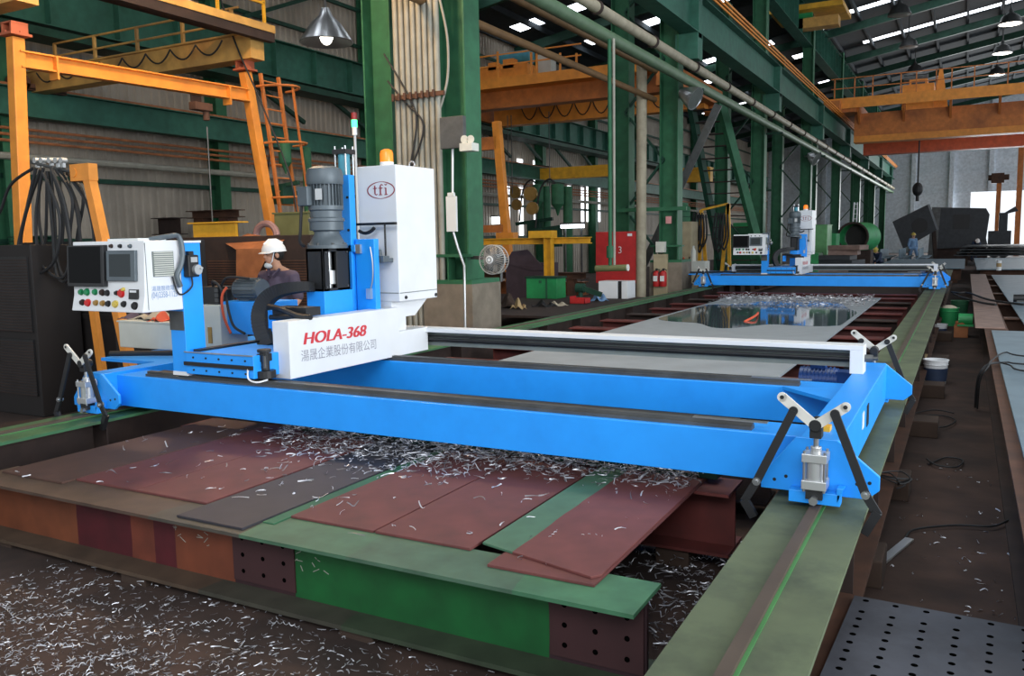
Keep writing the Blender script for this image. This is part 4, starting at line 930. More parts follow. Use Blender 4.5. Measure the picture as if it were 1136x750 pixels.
# ---------------------------------------------------------------- people
def figure(name, label, loc, face, J, cat='person', top='shirt', legs='trousers', hat=None, vox=.009, detail=True, sleeves=.55, hand=None):
    """J: joints in a frame with y forward, metres; one continuous body, clothing as children"""
    ang = math.atan2(-face[0], face[1]); Rz = Matrix.Rotation(ang, 3, 'Z'); L = Vector(loc)
    def W(p): return Rz @ Vector(p) + L
    def caps(q, a, b, r0, r1):
        a, b = W(a), W(b); q.tube([a.lerp(b, k / 4) for k in range(5)], r0, 12, r1); q.ball(a, r0, 12, 8); q.ball(b, r1, 12, 8)
    def remesh(q, nm, m, parent, v, smooth_n=6):
        me = bpy.data.meshes.new(nm); org = L if parent is None else Vector(parent['_org'])
        me.from_pydata([p - org for p in q.v], [], q.f)
        o = bpy.data.objects.new(nm, me); C.objects.link(o)
        md = o.modifiers.new('r', 'REMESH'); md.mode = 'VOXEL'; md.voxel_size = v
        ms = o.modifiers.new('s', 'SMOOTH'); ms.iterations = smooth_n; ms.factor = .4
        bpy.context.view_layer.update()
        me2 = bpy.data.meshes.new_from_object(o.evaluated_get(bpy.context.evaluated_depsgraph_get()))
        o.modifiers.clear(); o.data = me2; me2.materials.clear(); me2.materials.append(m)
        me2.polygons.foreach_set('use_smooth', [True] * len(me2.polygons))
        o['_org'] = org[:]
        if parent is None: o.location = org
        else: o.parent = parent
        return o
    hd = J['head']; hf = Vector(J.get('look', (0, 1, 0))).normalized(); hr = hf.cross(Vector((0, 0, 1))).normalized(); hu_ = hr.cross(hf)
    Mh = Rz @ Matrix((hr, hf, hu_)).transposed()
    def H(p): return W(hd) + Mh @ Vector(p)
    q = MB()
    q.ball(H((0, -.01, .03)), (.077, .098, .10), 16, 12, Mh); q.ball(H((0, .028, -.045)), (.058, .068, .072), 14, 10, Mh)
    q.ball(H((0, .055, -.085)), (.03, .028, .025), 10, 8, Mh)
    q.tube([H((0, .085, .03)), H((0, .108, -.012)), H((0, .09, -.02))], .011, 8, .015)
    q.ball(H((0, .095, .042)), (.05, .012, .012), 10, 6, Mh); q.ball(H((0, .088, -.05)), (.026, .014, .012), 10, 6, Mh)
    for s in (-1, 1): q.ball(H((s * .078, -.012, .0)), (.010, .022, .033), 10, 8, Mh)
    caps(q, J['neck'], (Vector(hd) + Vector((0, 0, -.05))), .055, .05)
    ch, pv = J['chest'], J['pelvis']
    for s, t in ((-1, 'l'), (1, 'r')):
        caps(q, J['neck'], J['sh' + t], .05, .055); caps(q, ch, J['sh' + t], .09, .055); caps(q, pv, J['hip' + t], .10, .085)
        caps(q, J['sh' + t], J['el' + t], .048, .038); caps(q, J['el' + t], J['wr' + t], .038, .026)
        caps(q, J['hip' + t], J['kn' + t], .078, .052); caps(q, J['kn' + t], J['an' + t], .052, .036); caps(q, J['an' + t], J['to' + t], .036, .03)
        w, e = Vector(J['wr' + t]), Vector(J['el' + t]); d = (w - e).normalized(); sd = Vector(J.get('palm' + t, (1, 0, 0))); sd = (sd - d * sd.dot(d)).normalized(); nn = sd.cross(d)
        caps(q, w, w + d * .05, .024, .026)
        for k, (o_, fl) in enumerate(((-.027, .068), (-.009, .078), (.009, .074), (.026, .058))):
            b0 = w + d * .06 + sd * o_; caps(q, w + d * .03 + sd * o_ * .7, b0, .012, .010)
            b1 = b0 + (d * .85 + nn * .5) * fl * .5; caps(q, b0, b1, .009, .0085); caps(q, b1, b1 + (d * .3 + nn * .95) * fl * .5, .0085, .007)
        b0 = w + d * .02 - sd * .026; b1 = b0 + (d * .7 - sd * .6 + nn * .3) * .04; caps(q, b0, b1, .012, .010); caps(q, b1, b1 + (d * .8 + nn * .5) * .03, .010, .008)
    caps(q, pv, ch, .115, .125)
    body = remesh(q, name, M['skin'], None, vox)
    tag(body, label, cat)
    # shirt
    q = MB(); caps(q, pv, ch, .135, .148); caps(q, Vector(J['neck']) - Vector((0, .005, .06)), ch, .066, .12)
    for t in 'lr':
        caps(q, Vector(J['neck']) - Vector((0, 0, .05)), J['sh' + t], .062, .072); caps(q, ch, J['sh' + t], .105, .072); caps(q, pv, J['hip' + t], .125, .10)
        caps(q, J['sh' + t], Vector(J['sh' + t]).lerp(Vector(J['el' + t]), min(1, sleeves * 1.6)), .070, .062)
        if sleeves > .9: caps(q, J['el' + t], Vector(J['el' + t]).lerp(Vector(J['wr' + t]), .95), .058, .042)
    remesh(q, 'shirt' if sleeves < .9 else 'jacket', M[top], body, max(vox, .011))
    q = MB(); caps(q, pv, Vector(pv) + Vector((0, 0, .06)), .132, .13)
    for t in 'lr':
        caps(q, pv, J['hip' + t], .125, .105); caps(q, J['hip' + t], J['kn' + t], .10, .072); caps(q, J['kn' + t], J['an' + t], .072, .06)
    remesh(q, 'trousers', M[legs], body, max(vox, .012))
    q = MB()
    for t in 'lr': caps(q, J['an' + t], J['to' + t], .052, .044); caps(q, Vector(J['an' + t]) + Vector((0, 0, .06)), J['an' + t], .055, .052)
    remesh(q, 'boots', M['boots'], body, max(vox, .012))
    if detail:
        q = MB()
        for s in (-1, 1): q.ball(H((s * .032, .088, .022)), (.013, .008, .006), 8, 6, Mh)
        q.build('eyes', M['hair'], body)
        q = MB()
        for s in (-1, 1): q.tube([H((s * .014, .097, .046)), H((s * .035, .094, .05)), H((s * .052, .078, .044))], .004, 6)
        q.build('eyebrows', M['hair'], body)
        MB().tube([H((-.022, .094, -.05)), H((0, .102, -.05)), H((.022, .094, -.05))], .0035, 6).build('mouth', mat('lips', (150, 90, 82), .5), body)
    q = MB(); q.ball(H((0, -.022, .028)), (.083, .096, .098), 14, 10, Mh)
    q.v = [p if (Mh.transposed() @ (p - W(hd))).y < .05 or (Mh.transposed() @ (p - W(hd))).z > .07 else W(hd) + Mh @ Vector((0, 0, .03)) for p in q.v]
    q.build('hair', M['hair'], body, smooth=True)
    if hat:
        q = MB()
        prof = [(.118 * math.sin(t), .02 + .118 * math.cos(t)) for t in [math.pi / 2 * k / 8 for k in range(9)]][::-1]
        qq = MB().lathe([(.112, .045)] + [(r_, h_ + .03) for r_, h_ in prof], (0, 0, 0), 'z', 24)
        q.add([H((p.x * .95, p.y * 1.12 - .005, p.z)) for p in qq.v], qq.f)
        qq = MB().lathe([(.095, .048), (.13, .040), (.13, .048), (.10, .06)], (0, 0, 0), 'z', 24)
        q.add([H((p.x * .95, p.y * (1.25 if p.y > 0 else 1.1), p.z - (.012 if p.y > .05 else 0))) for p in qq.v], qq.f)
        q.tube([H((0, .10, .125)), H((0, .04, .172)), H((0, -.04, .172)), H((0, -.11, .13))], .012, 6)
        hh = q.build('hard_hat', M[hat], body, smooth=True)
        MB().tube([H((-.082, .02, .05)), H((-.07, .05, -.06)), H((0, .075, -.112)), H((.07, .05, -.06)), H((.082, .02, .05))], .006, 6).build('chin_strap', M['white'], hh)
    return body
def J0(**kw):
    d = dict(pelvis=(0, 0, .95), chest=(0, 0, 1.26), neck=(0, 0, 1.46), head=(0, .02, 1.60), shl=(-.175, 0, 1.40), shr=(.175, 0, 1.40), ell=(-.23, -.02, 1.12), elr=(.23, -.02, 1.12),
             wrl=(-.22, .08, .88), wrr=(.22, .08, .88), hipl=(-.09, 0, .90), hipr=(.09, 0, .90), knl=(-.10, .02, .49), knr=(.10, .02, .49), anl=(-.10, 0, .07), anr=(.10, 0, .07), tol=(-.11, .14, .045), tor=(.11, .14, .045),
             palml=(0, 1, 0), palmr=(0, -1, 0))
    d.update(kw); return d
pm = at(304, 300, 6.95)
man = figure('person', 'worker in white hard hat and plum polo shirt standing behind the near gantry', (pm.x + .06, 6.95, FZ), (.06, -1),
             J0(head=(.02, .035, 1.60), look=(.5, .85, -.05), shl=(-.20, 0, 1.37), shr=(.20, 0, 1.37), elr=(.25, .02, 1.12), wrr=(.14, .22, .99), ell=(-.28, .02, 1.13), wrl=(-.27, .2, .96), neck=(0, 0.005, 1.46)), hat='helmet', vox=.007)
fm = MB(); hc = Vector((pm.x + .06 - .02, 6.95 - .035, FZ + 1.60)); lk = (Vector((-.5, -.85, 0))).normalized()
fm.ball(hc + lk * .062 + Vector((0, 0, -.105)), (.048, .05, .034), 12, 8); fm.build('face_mask', M['paper'], man, smooth=True)
cl = MB()
dface = Vector((.06, -1, 0)).normalized(); sdv = Vector((dface.y, -dface.x, 0))
base = Vector((pm.x + .06, 6.95, FZ + 1.42))
for s in (-1, 1): cl.bar(base + dface * .055 + sdv * s * .075 + Vector((0, 0, .035)), base + dface * .12 + sdv * s * .02 + Vector((0, 0, -.05)), .012, .05, dface)
cl.build('collar', M['shirt'], man)

# ---------------------------------------------------------------- helpers for boxes placed on planes
def ext(x0, y0, x1, y1, Y):
    a, b = at(x0, y1, Y), at(x1, y0, Y); c = at((x0 + x1) / 2, y0, Y).z; d = at((x0 + x1) / 2, y1, Y).z
    return a.x, b.x, d, c
def cabinet(name, label, cat, px, Y, d, m, z0=None, doors=1, handle='black', group=None, vents=0, lid=False, mark=None):
    X0, X1, Z0, Z1 = ext(*px, Y)
    if z0 is not None: Z0 = z0
    r = thing(name, label, cat, ((X0 + X1) / 2, Y + d / 2, Z0), group)
    MB().box(X0, X1, Y, Y + d, Z0, Z1).build('body', M[m], r, bevel=.01)
    wd = (X1 - X0) / max(doors, 1)
    for k in range(doors):
        dd = MB().box(X0 + wd * k + .02, X0 + wd * (k + 1) - .02, Y - .012, Y, Z0 + .04, Z1 - .04).build('door', M[m], r, bevel=.004)
        MB().box(X0 + wd * (k + .8), X0 + wd * (k + .8) + .03, Y - .03, Y - .012, (Z0 + Z1) / 2 - .06, (Z0 + Z1) / 2 + .06).build('handle', M[handle], dd)
    if vents:
        q = MB()
        for k in range(vents):
            z = Z0 + (Z1 - Z0) * (.12 + .76 * k / vents); q.box(X0 + .06, X1 - .06, Y - .016, Y - .004, z, z + .012)
        q.build('louvre', M['black'], r)
    if lid: MB().box(X0 - .02, X1 + .02, Y - .02, Y + d + .02, Z1, Z1 + .025).build('lid', M[m], r)
    return r

# ---------------------------------------------------------------- left side: dark machines, hose stand, semi-gantry crane
X0, X1, Z0, Z1 = ext(36, 268, 121, 455, 5.75)
r = thing('machine_housing', 'big black steel housing behind the left clamp cylinder', 'machine', ((X0 + X1) / 2, 6.3, FZ))
MB().box(X0, X1, 5.75, 7.0, FZ, Z1).build('body', M['near_black'], r, bevel=.01)
MB().box(X0, X1, 5.73, 5.75, .45, .5).build('rib', M['near_black'], r); MB().box(X0, X1, 5.735, 5.75, Z1 - .06, Z1).build('rim', M['near_black'], r); MB().box(X0, X1 + .02, 5.72, 5.75, FZ, FZ + .12).build('skirt', M['near_black'], r)
X0, X1, Z0, Z1 = ext(-30, 272, 33, 458, 5.2)
r = thing('grille_cabinet', 'dark brown cabinet with perforated grilles at the far left edge', 'cabinet', ((X0 + X1) / 2, 5.5, FZ))
MB().box(X0, X1, 5.2, 5.7, FZ, Z1).build('body', M['near_black'], r, bevel=.01)
for (za, zb) in ((-.3, .28), (.36, Z1 - .12)):
    p = MB().box(X0 + .08, X1 - .05, 5.185, 5.2, za, zb).build('grille', M['black'], r)
    q = MB()
    n = int((zb - za) / .03)
    for k in range(n): q.box(X0 + .08, X1 - .05, 5.178, 5.186, za + .03 * k, za + .03 * k + .013)
    q.build('slat', M['rust_dark'], p)
# orange hose stand with hanging cables
Yh = 5.45
st = thing('hose_stand', 'orange tripod hose stand with coiled black cables left of the console', 'hose stand', (at(120, 300, Yh).x, Yh, FZ))
def post(q, a, b, w, Y=Yh, to_floor=True):
    a, b = at(*a, Y), at(*b, Y)
    if to_floor: b = a + (b - a) * ((FZ - a.z) / (b.z - a.z))
    q.bar(a, b, w, w, (0, 1, 0))
post(MB(), (100, 190), (125, 390), .1)
q = MB(); post(q, (99, 196), (138, 375), .09); q.build('upright', M['orange'], st)
q = MB(); a = at(100, 330, Yh + .1); q.bar((a.x, Yh + .12, a.z), (at(96, 400, Yh).x, Yh + .2, FZ), .09, .05, (0, 1, 0)); q.build('brace_leg', M['orange'], st)
a, b = at(82, 183, Yh), at(104, 200, Yh)
q = MB().box(a.x, b.x, Yh - .05, Yh + .05, b.z, a.z).cyl((a.x + .06, Yh - .06, (a.z + b.z) / 2), (a.x + .06, Yh + .06, (a.z + b.z) / 2), .045); q.build('head_bracket', M['orange'], st)
a, b = at(36, 180, Yh), at(84, 192, Yh)
MB().cyl((a.x, Yh, a.z), (b.x, Yh, b.z), .02).build('arm', M['dull'], st)
for k, px in enumerate((41, 48, 57, 64, 70)):
    c = at(px, 178, Yh); MB().cyl((c.x, Yh - .03, c.z), (c.x, Yh + .03, c.z), .03).bar((c.x, Yh, c.z), (c.x, Yh, c.z - .07), .03, .03).build('cable_trolley', M['alu'], st)
cab = [[(40, 186), (30, 230), (20, 280), (34, 304), (60, 290), (66, 240), (48, 192)], [(48, 186), (40, 240), (45, 290), (70, 308), (78, 270), (70, 220), (57, 188)],
       [(57, 186), (72, 240), (80, 290), (72, 312), (62, 300), (58, 250), (52, 190)], [(62, 188), (80, 220), (78, 270), (95, 300), (78, 315), (64, 290), (60, 230), (56, 190)],
       [(66, 188), (84, 230), (92, 280), (104, 270), (98, 230), (80, 200)], [(38, 186), (12, 205), (0, 235), (-12, 250)], [(82, 190), (95, 205), (108, 230), (112, 260), (110, 275)],
       [(45, 188), (28, 240), (24, 275), (40, 300), (50, 270), (52, 200)], [(70, 190), (88, 240), (80, 300), (66, 310), (70, 250), (66, 200)], [(72, 190), (92, 215), (86, 260), (80, 300), (58, 300), (44, 250), (44, 195)]]
rnd = random.Random(4)
for k, c in enumerate(cab):
    Yk = Yh - .16 + .035 * k
    MB().tube(smooth_path([at(x, y, Yk) for x, y in c], 7), .016, 7).build('cable', M['rubber'], st, smooth=True)
# semi gantry crane
XC = -10.7
sg = thing('semi_gantry_crane', 'orange semi-gantry crane with leaning box legs over the left workshop', 'crane', (XC, 9, FZ))
def leg(pa, pb, name):
    a, b = atx(*pa, XC), atx(*pb, XC); b = a + (b - a) * ((FZ - a.z) / (b.z - a.z))
    l = MB().bar(a, b, .15, .16, (0, 1, 0)).build(name, M['orange'], sg, bevel=.01)
    q = MB().cbox(a + Vector((0, 0, .03)), .28, .28, .03).cbox(a + Vector((0, 0, .17)), .22, .22, .02)
    for sx_ in (-.09, .09): q.cbox(a + Vector((sx_, 0, .1)), .03, .22, .14)
    for k in range(8): q.cyl(a + Vector((.115 * math.cos(k * .785), .115 * math.sin(k * .785), .04)), a + Vector((.115 * math.cos(k * .785), .115 * math.sin(k * .785), .07)), .015, n=6)
    q.build('head_flange', mat('orange_primer', (176, 92, 60), .6), l)
    return a, b
t1, b1 = leg((17, 42), (26, 268), 'leg'); t2, b2 = leg((272, 80), (303, 262), 'leg')
zt_ = (t1.z + t2.z) / 2 + .2
a, b = atx(35, 68, XC + .02), atx(265, 104, XC + .02)
MB().hbeam((XC + .02, t1.y, a.z), (XC + .02, t2.y, (a.z + b.z) / 2 + (b.z - a.z) / 2), .21, .15).build('tie_beam', M['orange'], sg)
for px in (60, 252):
    c = atx(px, 72 + (px - 35) * .157, XC + .02); MB().cbox(c, .17, .03, .3).build('stop_plate', M['orange'], sg)
tr = atx(222, 104, XC + .02)
h = MB().cbox(tr + Vector((0, 0, -.2)), .16, .34, .12).cbox(tr + Vector((-.1, 0, -.05)), .03, .2, .24).cyl(tr + Vector((0, .1, -.26)), tr + Vector((0, .1, -.4)), .05).build('chain_hoist', M['rust'], sg, bevel=.01)
MB().cyl(tr + Vector((0, .1, -.5)), tr + Vector((0, .1, -2.6)), .012, n=6).ball(tr + Vector((0, .1, -2.65)), .06).build('chain', M['dull'], h)
for y, nm_ in ((t1.y, 'girder'), (t2.y, 'girder')):
    gz = zt_ + .3
    q = MB().box(-16.4, XC + .3, y - .15, y + .15, gz - .22, gz + .16).box(-16.4, XC + .3, y - .2, y + .2, gz + .16, gz + .19)
    gg = q.build(nm_, M['yellow_old'], sg)
    f = MB()
    for k in range(8): f.tube(arc((-15.9 + .62 * k, y - .24, gz + .1), (-15.28 + .62 * k, y - .24, gz + .1), .2, 10), .015, 5)
    f.build('festoon_cable', M['rubber'], gg)
    rl = MB()
    for k in range(5): rl.box(-16 + 1.2 * k, -15.95 + 1.2 * k, y + .2, y + .25, gz + .24, gz + .75)
    for z in (.5, .74): rl.cyl((-16, y + .22, gz + z), (-11, y + .22, gz + z), .02, n=6)
    rl.build('handrail', M['yellow_old'], gg)
    MB().box(-16.7, -16.1, y - .5, y + .5, 4.38, gz - .2).cyl((-16.4, y - .4, 4.4), (-16.1, y - .4, 4.4), .16).build('end_truck', M['rust'], gg)
MB().box(XC - .2, XC + .5, t1.y - 1.6, t2.y + .2, zt_ + .50, zt_ + .56).box(XC + .38, XC + .5, t1.y - 1.6, t2.y + .2, zt_ + .36, zt_ + .52).build('end_walkway', M['rust_dark'], sg)
MB().box(XC + .5, XC + .52, t1.y - 1.6, t2.y + .2, zt_ + .50, zt_ + .62).build('walkway_edge', M['yellow_old'], sg)
q = MB()
for k in range(6):
    y = t1.y - 1 + (t2.y - t1.y + 1) * k / 5; q.box(XC + .46, XC + .5, y - .02, y + .02, zt_ + .6, zt_ + 1.25)
for z in (.92, 1.24): q.box(XC + .46, XC + .5, t1.y - 1, t2.y, zt_ + z, zt_ + z + .04)
q.build('walkway_rail', M['yellow'], sg)
c = atx(172, 8, XC)
cbx = MB().box(XC - .1, XC + .3, atx(150, 8, XC).y, atx(197, 8, XC).y, zt_ + .6, zt_ + 1.5).build('control_box', M['cream'], sg, bevel=.01)
MB().box(XC + .3, XC + .31, atx(166, 10, XC).y, atx(175, 10, XC).y, zt_ + .68, zt_ + .8).build('cabinet_window', M['black'], cbx)
q = MB(); la, lb = atx(284, 82, XC), atx(310, 262, XC); lb = la + (lb - la) * ((FZ - la.z) / (lb.z - la.z))
for dy in (0, .42): q.bar(la + Vector((.1, dy, 0)), lb + Vector((.1, dy, 0)), .05, .05)
for k in range(20): p = la.lerp(lb, (k + .5) / 20); q.cyl(p + Vector((.1, 0, 0)), p + Vector((.1, .42, 0)), .015, n=6)
for k in range(4):
    p = la.lerp(lb, .05 + .2 * k) + Vector((.1, .21, 0)); q.tube([p + Vector((.55 * math.sin(t), .35 * -math.cos(t), 0)) for t in [math.pi * j / 8 for j in range(9)]], .02, 5)
q.bar(la + Vector((.6, .21, -.2)), la.lerp(lb, .7) + Vector((.6, .21, 0)), .04, .02)
q.build('caged_ladder', M['orange_old'], sg)

# grey brown machine hood with grilles and a folded rusty sheet behind the worker
X0, X1, Z0, Z1 = ext(196, 262, 345, 345, 8.6)
r = thing('grille_machine', 'brown machine box with long slotted grilles behind the worker', 'machine', ((X0 + X1) / 2, 9, FZ))
MB().box(X0, X1, 8.6, 9.6, FZ, Z1).build('body', M['rust_dark'], r, bevel=.01)
for k in range(4):
    a = X0 + (X1 - X0) * (k + .08) / 4; b = X0 + (X1 - X0) * (k + .92) / 4
    q = MB()
    for j in range(22): q.box(a, b, 8.585, 8.6, Z1 - .35 - .035 * j, Z1 - .335 - .035 * j)
    q.build('slotted_grille', M['rust'], r)
a, b, c_, d_ = at(240, 266, 8.5), at(262, 262, 8.5), at(300, 268, 8.5), at(262, 345, 8.5)
q = MB()
q.add([at(262, 276, 8.35), at(300, 276, 8.35), at(268, 345, 8.35), at(262, 345, 8.35), at(262, 276, 8.37), at(300, 276, 8.37), at(268, 345, 8.37), at(262, 345, 8.37)], [(0, 1, 2, 3), (7, 6, 5, 4), (0, 4, 5, 1), (1, 5, 6, 2), (2, 6, 7, 3), (3, 7, 4, 0)])
q.add([at(250, 270, 8.6) + Vector((0, .0, 0)), at(275, 259, 9.1), at(316, 266, 8.6), at(300, 277, 8.36), at(262, 277, 8.36)], [(0, 1, 2), (0, 2, 3, 4)])
o = q.build('rusty_sheet', M['rust_orange']); tag(o, 'folded orange rusty sheet draped over the grille machine', 'sheet metal')
X0, X1, Z0, Z1 = ext(215, 254, 261, 268, 8.9)
r = thing('yellow_beam', 'short yellow beam lying on top of the grille machine', 'beam', ((X0 + X1) / 2, 9.0, Z0))
Zt = ext(196, 262, 345, 345, 8.6)[3]
MB().box(X0, X1, 8.9, 8.95, Zt, Zt + .2).box(X0 - .06, X1 + .06, 8.85, 9.1, Zt + .2, Zt + .22).build('body', M['yellow'], r)
q = MB(); e = at(300, 258, 9.2)
q.tube([e + Vector((-.08 + .20 * math.cos(t), 0, .17 * math.sin(t) - .04)) for t in [math.pi * k / 14 for k in range(15)]], .05, 8)
tag(q.build('curved_duct', mat('mauve_duct', (150, 116, 112), .5)), 'curved mauve duct above the grille machine', 'duct')
cabinet('olive_tank', 'olive green box standing behind the grille machine', 'box', (305, 237, 342, 263), 10.2, .8, 'olive', FZ, 0, lid=True)
# green welding manipulators in the left bay
def manipulator(px, Y, label, big=False, bot=262):
    a = at(px, 160 if big else 205, Y); b = at(px, bot, Y)
    r = thing('welding_manipulator', label, 'machine', (a.x, Y, FZ), 'welding manipulators')
    k = .55 if big else 1
    MB().cyl((a.x + .18, Y + .25, FZ), (a.x + .18, Y + .25, a.z - .05), .15 * k, n=16).build('mast', M['green'], r, smooth=True)
    MB().lathe([(.02 * k, a.z - .95 * k), (.08 * k, a.z - .75 * k), (.2 * k, a.z - .6 * k), (.2 * k, a.z), (.02, a.z + .04)], (a.x, Y - .1, 0), 'z', 18).build('flux_drum', M['green'], r, smooth=True)
    MB().tube(smooth_path([(a.x - .05 * k, Y - .1, a.z), (a.x - .3 * k, Y - .1, a.z + .18 * k), (a.x - .62 * k, Y - .1, a.z - .2 * k), (a.x - .75 * k, Y - .15, a.z - 1.3 * k)]), .03 * k, 7).build('flux_hose', M['rubber'], r, smooth=True)
    MB().bar((a.x - .9 * k, Y - .15, a.z - 1.4 * k), (a.x + .6 * k, Y - .15, a.z - 1.25 * k), .1 * k, .12 * k).box(a.x - .4 * k, a.x + .1 * k, Y - .25, Y, a.z - 1.9 * k, a.z - 1.3 * k).build('boom', M['green_dark'], r)
    for dx, rr_, dz in ((-.8, .2, -.7), (-.85, .22, -.25)):
        MB().cyl((a.x + dx * k, Y - .3, a.z + dz * k), (a.x + dx * k, Y - .2, a.z + dz * k), rr_ * k, n=18).build('wire_reel', M['brass'] if not big else M['green_dark'], r)
manipulator(320, 11.5, 'green welding manipulator with flux drum left of the grey spindle motor', True)
manipulator(620, 24, 'green welding manipulator seen left of the red board')
manipulator(598, 28, 'green welding manipulator with yellow reels by the daylit slits')
# pile of stored beams along the left wall
for i, (x0_, y0_, x1_, y1_, Y, mm, lab) in enumerate(((95, 236, 265, 244, 14.5, 'rust', 'long rusty beam resting high along the left workshop wall'), (60, 244, 200, 262, 13.5, 'rust_dark', 'dark stacked girder along the left workshop wall'), (20, 262, 60, 268, 10, 'green_dark', 'green machine bed near the left edge'))):
    a, b, za, zb = ext(x0_, y0_, x1_, y1_, Y)
    a = max(a, WX + .5)
    o = MB().hbeam((a, Y, (za + zb) / 2), (b, Y, (za + zb) / 2), zb - za, .4).box(a + .2, a + .5, Y - .15, Y + .15, FZ, za).box(b - .5, b - .2, Y - .15, Y + .15, FZ, za).build('stored_girder', M[mm]); tag(o, lab, 'girder')
# signal tower lamp
c = at(394, 160, 9.3)
r = thing('signal_lamp', 'small red and green signal lamp on a pole by the nearest column', 'lamp', (c.x, 9.3, FZ))
z1_ = at(394, 150, 9.3).z; za = at(394, 141, 9.3).z; zb = at(394, 133, 9.3).z; zc = at(394, 125, 9.3).z
MB().cyl((c.x, 9.3, FZ), (c.x, 9.3, z1_), .02, n=8).build('pole', M['alu'], r)
MB().cyl((c.x, 9.3, z1_), (c.x, 9.3, za), .035).build('white_section', M['white'], r)
MB().cyl((c.x, 9.3, za), (c.x, 9.3, zb), .04).build('green_lens', mat('green_lens', (70, 240, 150), .3, emit=2.0), r)
MB().cyl((c.x, 9.3, zb), (c.x, 9.3, zc), .04).build('red_lens', mat('red_lens', (140, 40, 40), .3), r)

# ---------------------------------------------------------------- first column: board, lamp, papers, fan
Yc = 9.95
a, b, za, zb = ext(492, 130, 517, 165, Yc)
o = MB().box(a, b, Yc - .08, Yc, za, zb).build('notice_board', M['dull'], bevel=.004); tag(o, 'blank grey board on the nearest green column', 'board')
r = thing('emergency_lamp', 'pale twin head emergency lamp beside the grey board', 'lamp', (at(521, 160, Yc).x, Yc, at(521, 168, Yc).z))
a, b, za, zb = ext(513, 159, 527, 168, Yc - .1); MB().box(a, b, Yc - .18, Yc, za, zb).build('battery_box', M['cream'], r, bevel=.005)
for px in (517, 524):
    c = at(px, 155, Yc - .1); MB().lathe([(.03, 0), (.055, -.04), (.055, -.05), (.001, -.05)], (c.x, Yc - .1, c.z), 'y', 14).build('lamp_head', M['cream'], r, smooth=True)
a, b, za, zb = ext(498, 218, 508, 257, Yc)
o = MB().box(a, b, Yc - .06, Yc - .02, za, zb).box(a + .03, b - .03, Yc - .065, Yc - .02, zb, zb + .05).build('paper_pad', M['paper'], bevel=.003); tag(o, 'white clipboard papers hanging on the nearest column', 'papers')
c0 = at(502, 165, Yc); c1 = at(503, 258, Yc)
pipe('wall_conduit', 'thin conduit dropping down the nearest column to its plinth', [c0, at(502, 218, Yc), at(503, 258, Yc), at(508, 275, Yc), at(515, 295, Yc), at(516, 362, Yc), (at(516, 362, Yc).x, Yc, FZ)], .018, M['alu'])
pipe('draped_cable', 'pale cable draped down the nearest green column', smooth_path([at(488, 0, 10.15), at(496, 40, 10.15), at(497, 80, 10.15), at(492, 108, 10.15), at(484, 132, 10.15)]), .018, M['conduit'])
for i, pts in enumerate(([(245, 0), (262, 50), (288, 110), (320, 190), (330, 240)], [(426, 60), (455, 110), (462, 140), (452, 200)], [(430, 90), (448, 112), (470, 140), (455, 190)])):
    pipe('loose_cable', ['long dark cable hanging in front of the left bay wall', 'thin dark cable looping before the conduits', 'second thin dark cable crossing the conduits'][i], smooth_path([at(x, y, 10.085 if i else 10.5) for x, y in pts]), .014, M['rubber'])
# wall fan
Yf_ = 9.7
fc_ = at(548, 288, Yf_); R_ = .19
r = thing('wall_fan', 'white wire guard fan bracketed to the nearest column', 'fan', (fc_.x, Yf_, fc_.z))
q = MB().torus((fc_.x, Yf_ - .05, fc_.z), R_, .008, 'y', 40).torus((fc_.x, Yf_ + .06, fc_.z), R_ * .98, .006, 'y', 40)
for k in range(36):
    t = 2 * math.pi * k / 36; d = Vector((math.cos(t), 0, math.sin(t)))
    q.tube([fc_ + d * .05 + Vector((0, -.12, 0)), fc_ + d * R_ * .6 + Vector((0, -.11, 0)), fc_ + d * R_ + Vector((0, -.05, 0)), fc_ + d * R_ * .98 + Vector((0, .06, 0)), fc_ + d * R_ * .5 + Vector((0, .11, 0))], .0025, 4)
q.build('wire_guard', M['fan_wire'], r)
MB().cyl(fc_ + Vector((0, -.13, 0)), fc_ + Vector((0, -.11, 0)), .05, n=20).build('hub_badge', M['white'], r)
MB().torus(fc_ + Vector((0, -.132, 0)), .03, .006, 'y').build('badge_ring', M['grey'], r)
for k in range(3):
    t0 = 2 * math.pi * k / 3; q = MB(); vs = []
    for i in range(7):
        for j in range(3):
            t = t0 + (i - 3) * .13; rr_ = .04 + .06 * j; vs.append(fc_ + Vector((rr_ * math.cos(t), -.03 + .012 * (i - 3), rr_ * math.sin(t))))
    q.add(vs, [(i * 3 + j, i * 3 + j + 1, (i + 1) * 3 + j + 1, (i + 1) * 3 + j) for i in range(6) for j in range(2)]); q.build('blade', M['screen_grey'], r)
MB().cyl(fc_ + Vector((0, 0, 0)), fc_ + Vector((0, .24, 0)), .07, n=16).build('motor', M['grey_motor'], r, smooth=True)
MB().bar(fc_ + Vector((0, .2, 0)), (-6.1, 10.2, fc_.z + .02), .04, .05).bar(fc_ + Vector((0, .2, -.02)), fc_ + Vector((-.02, .22, -.3)), .03, .03).build('bracket', M['dull'], r)

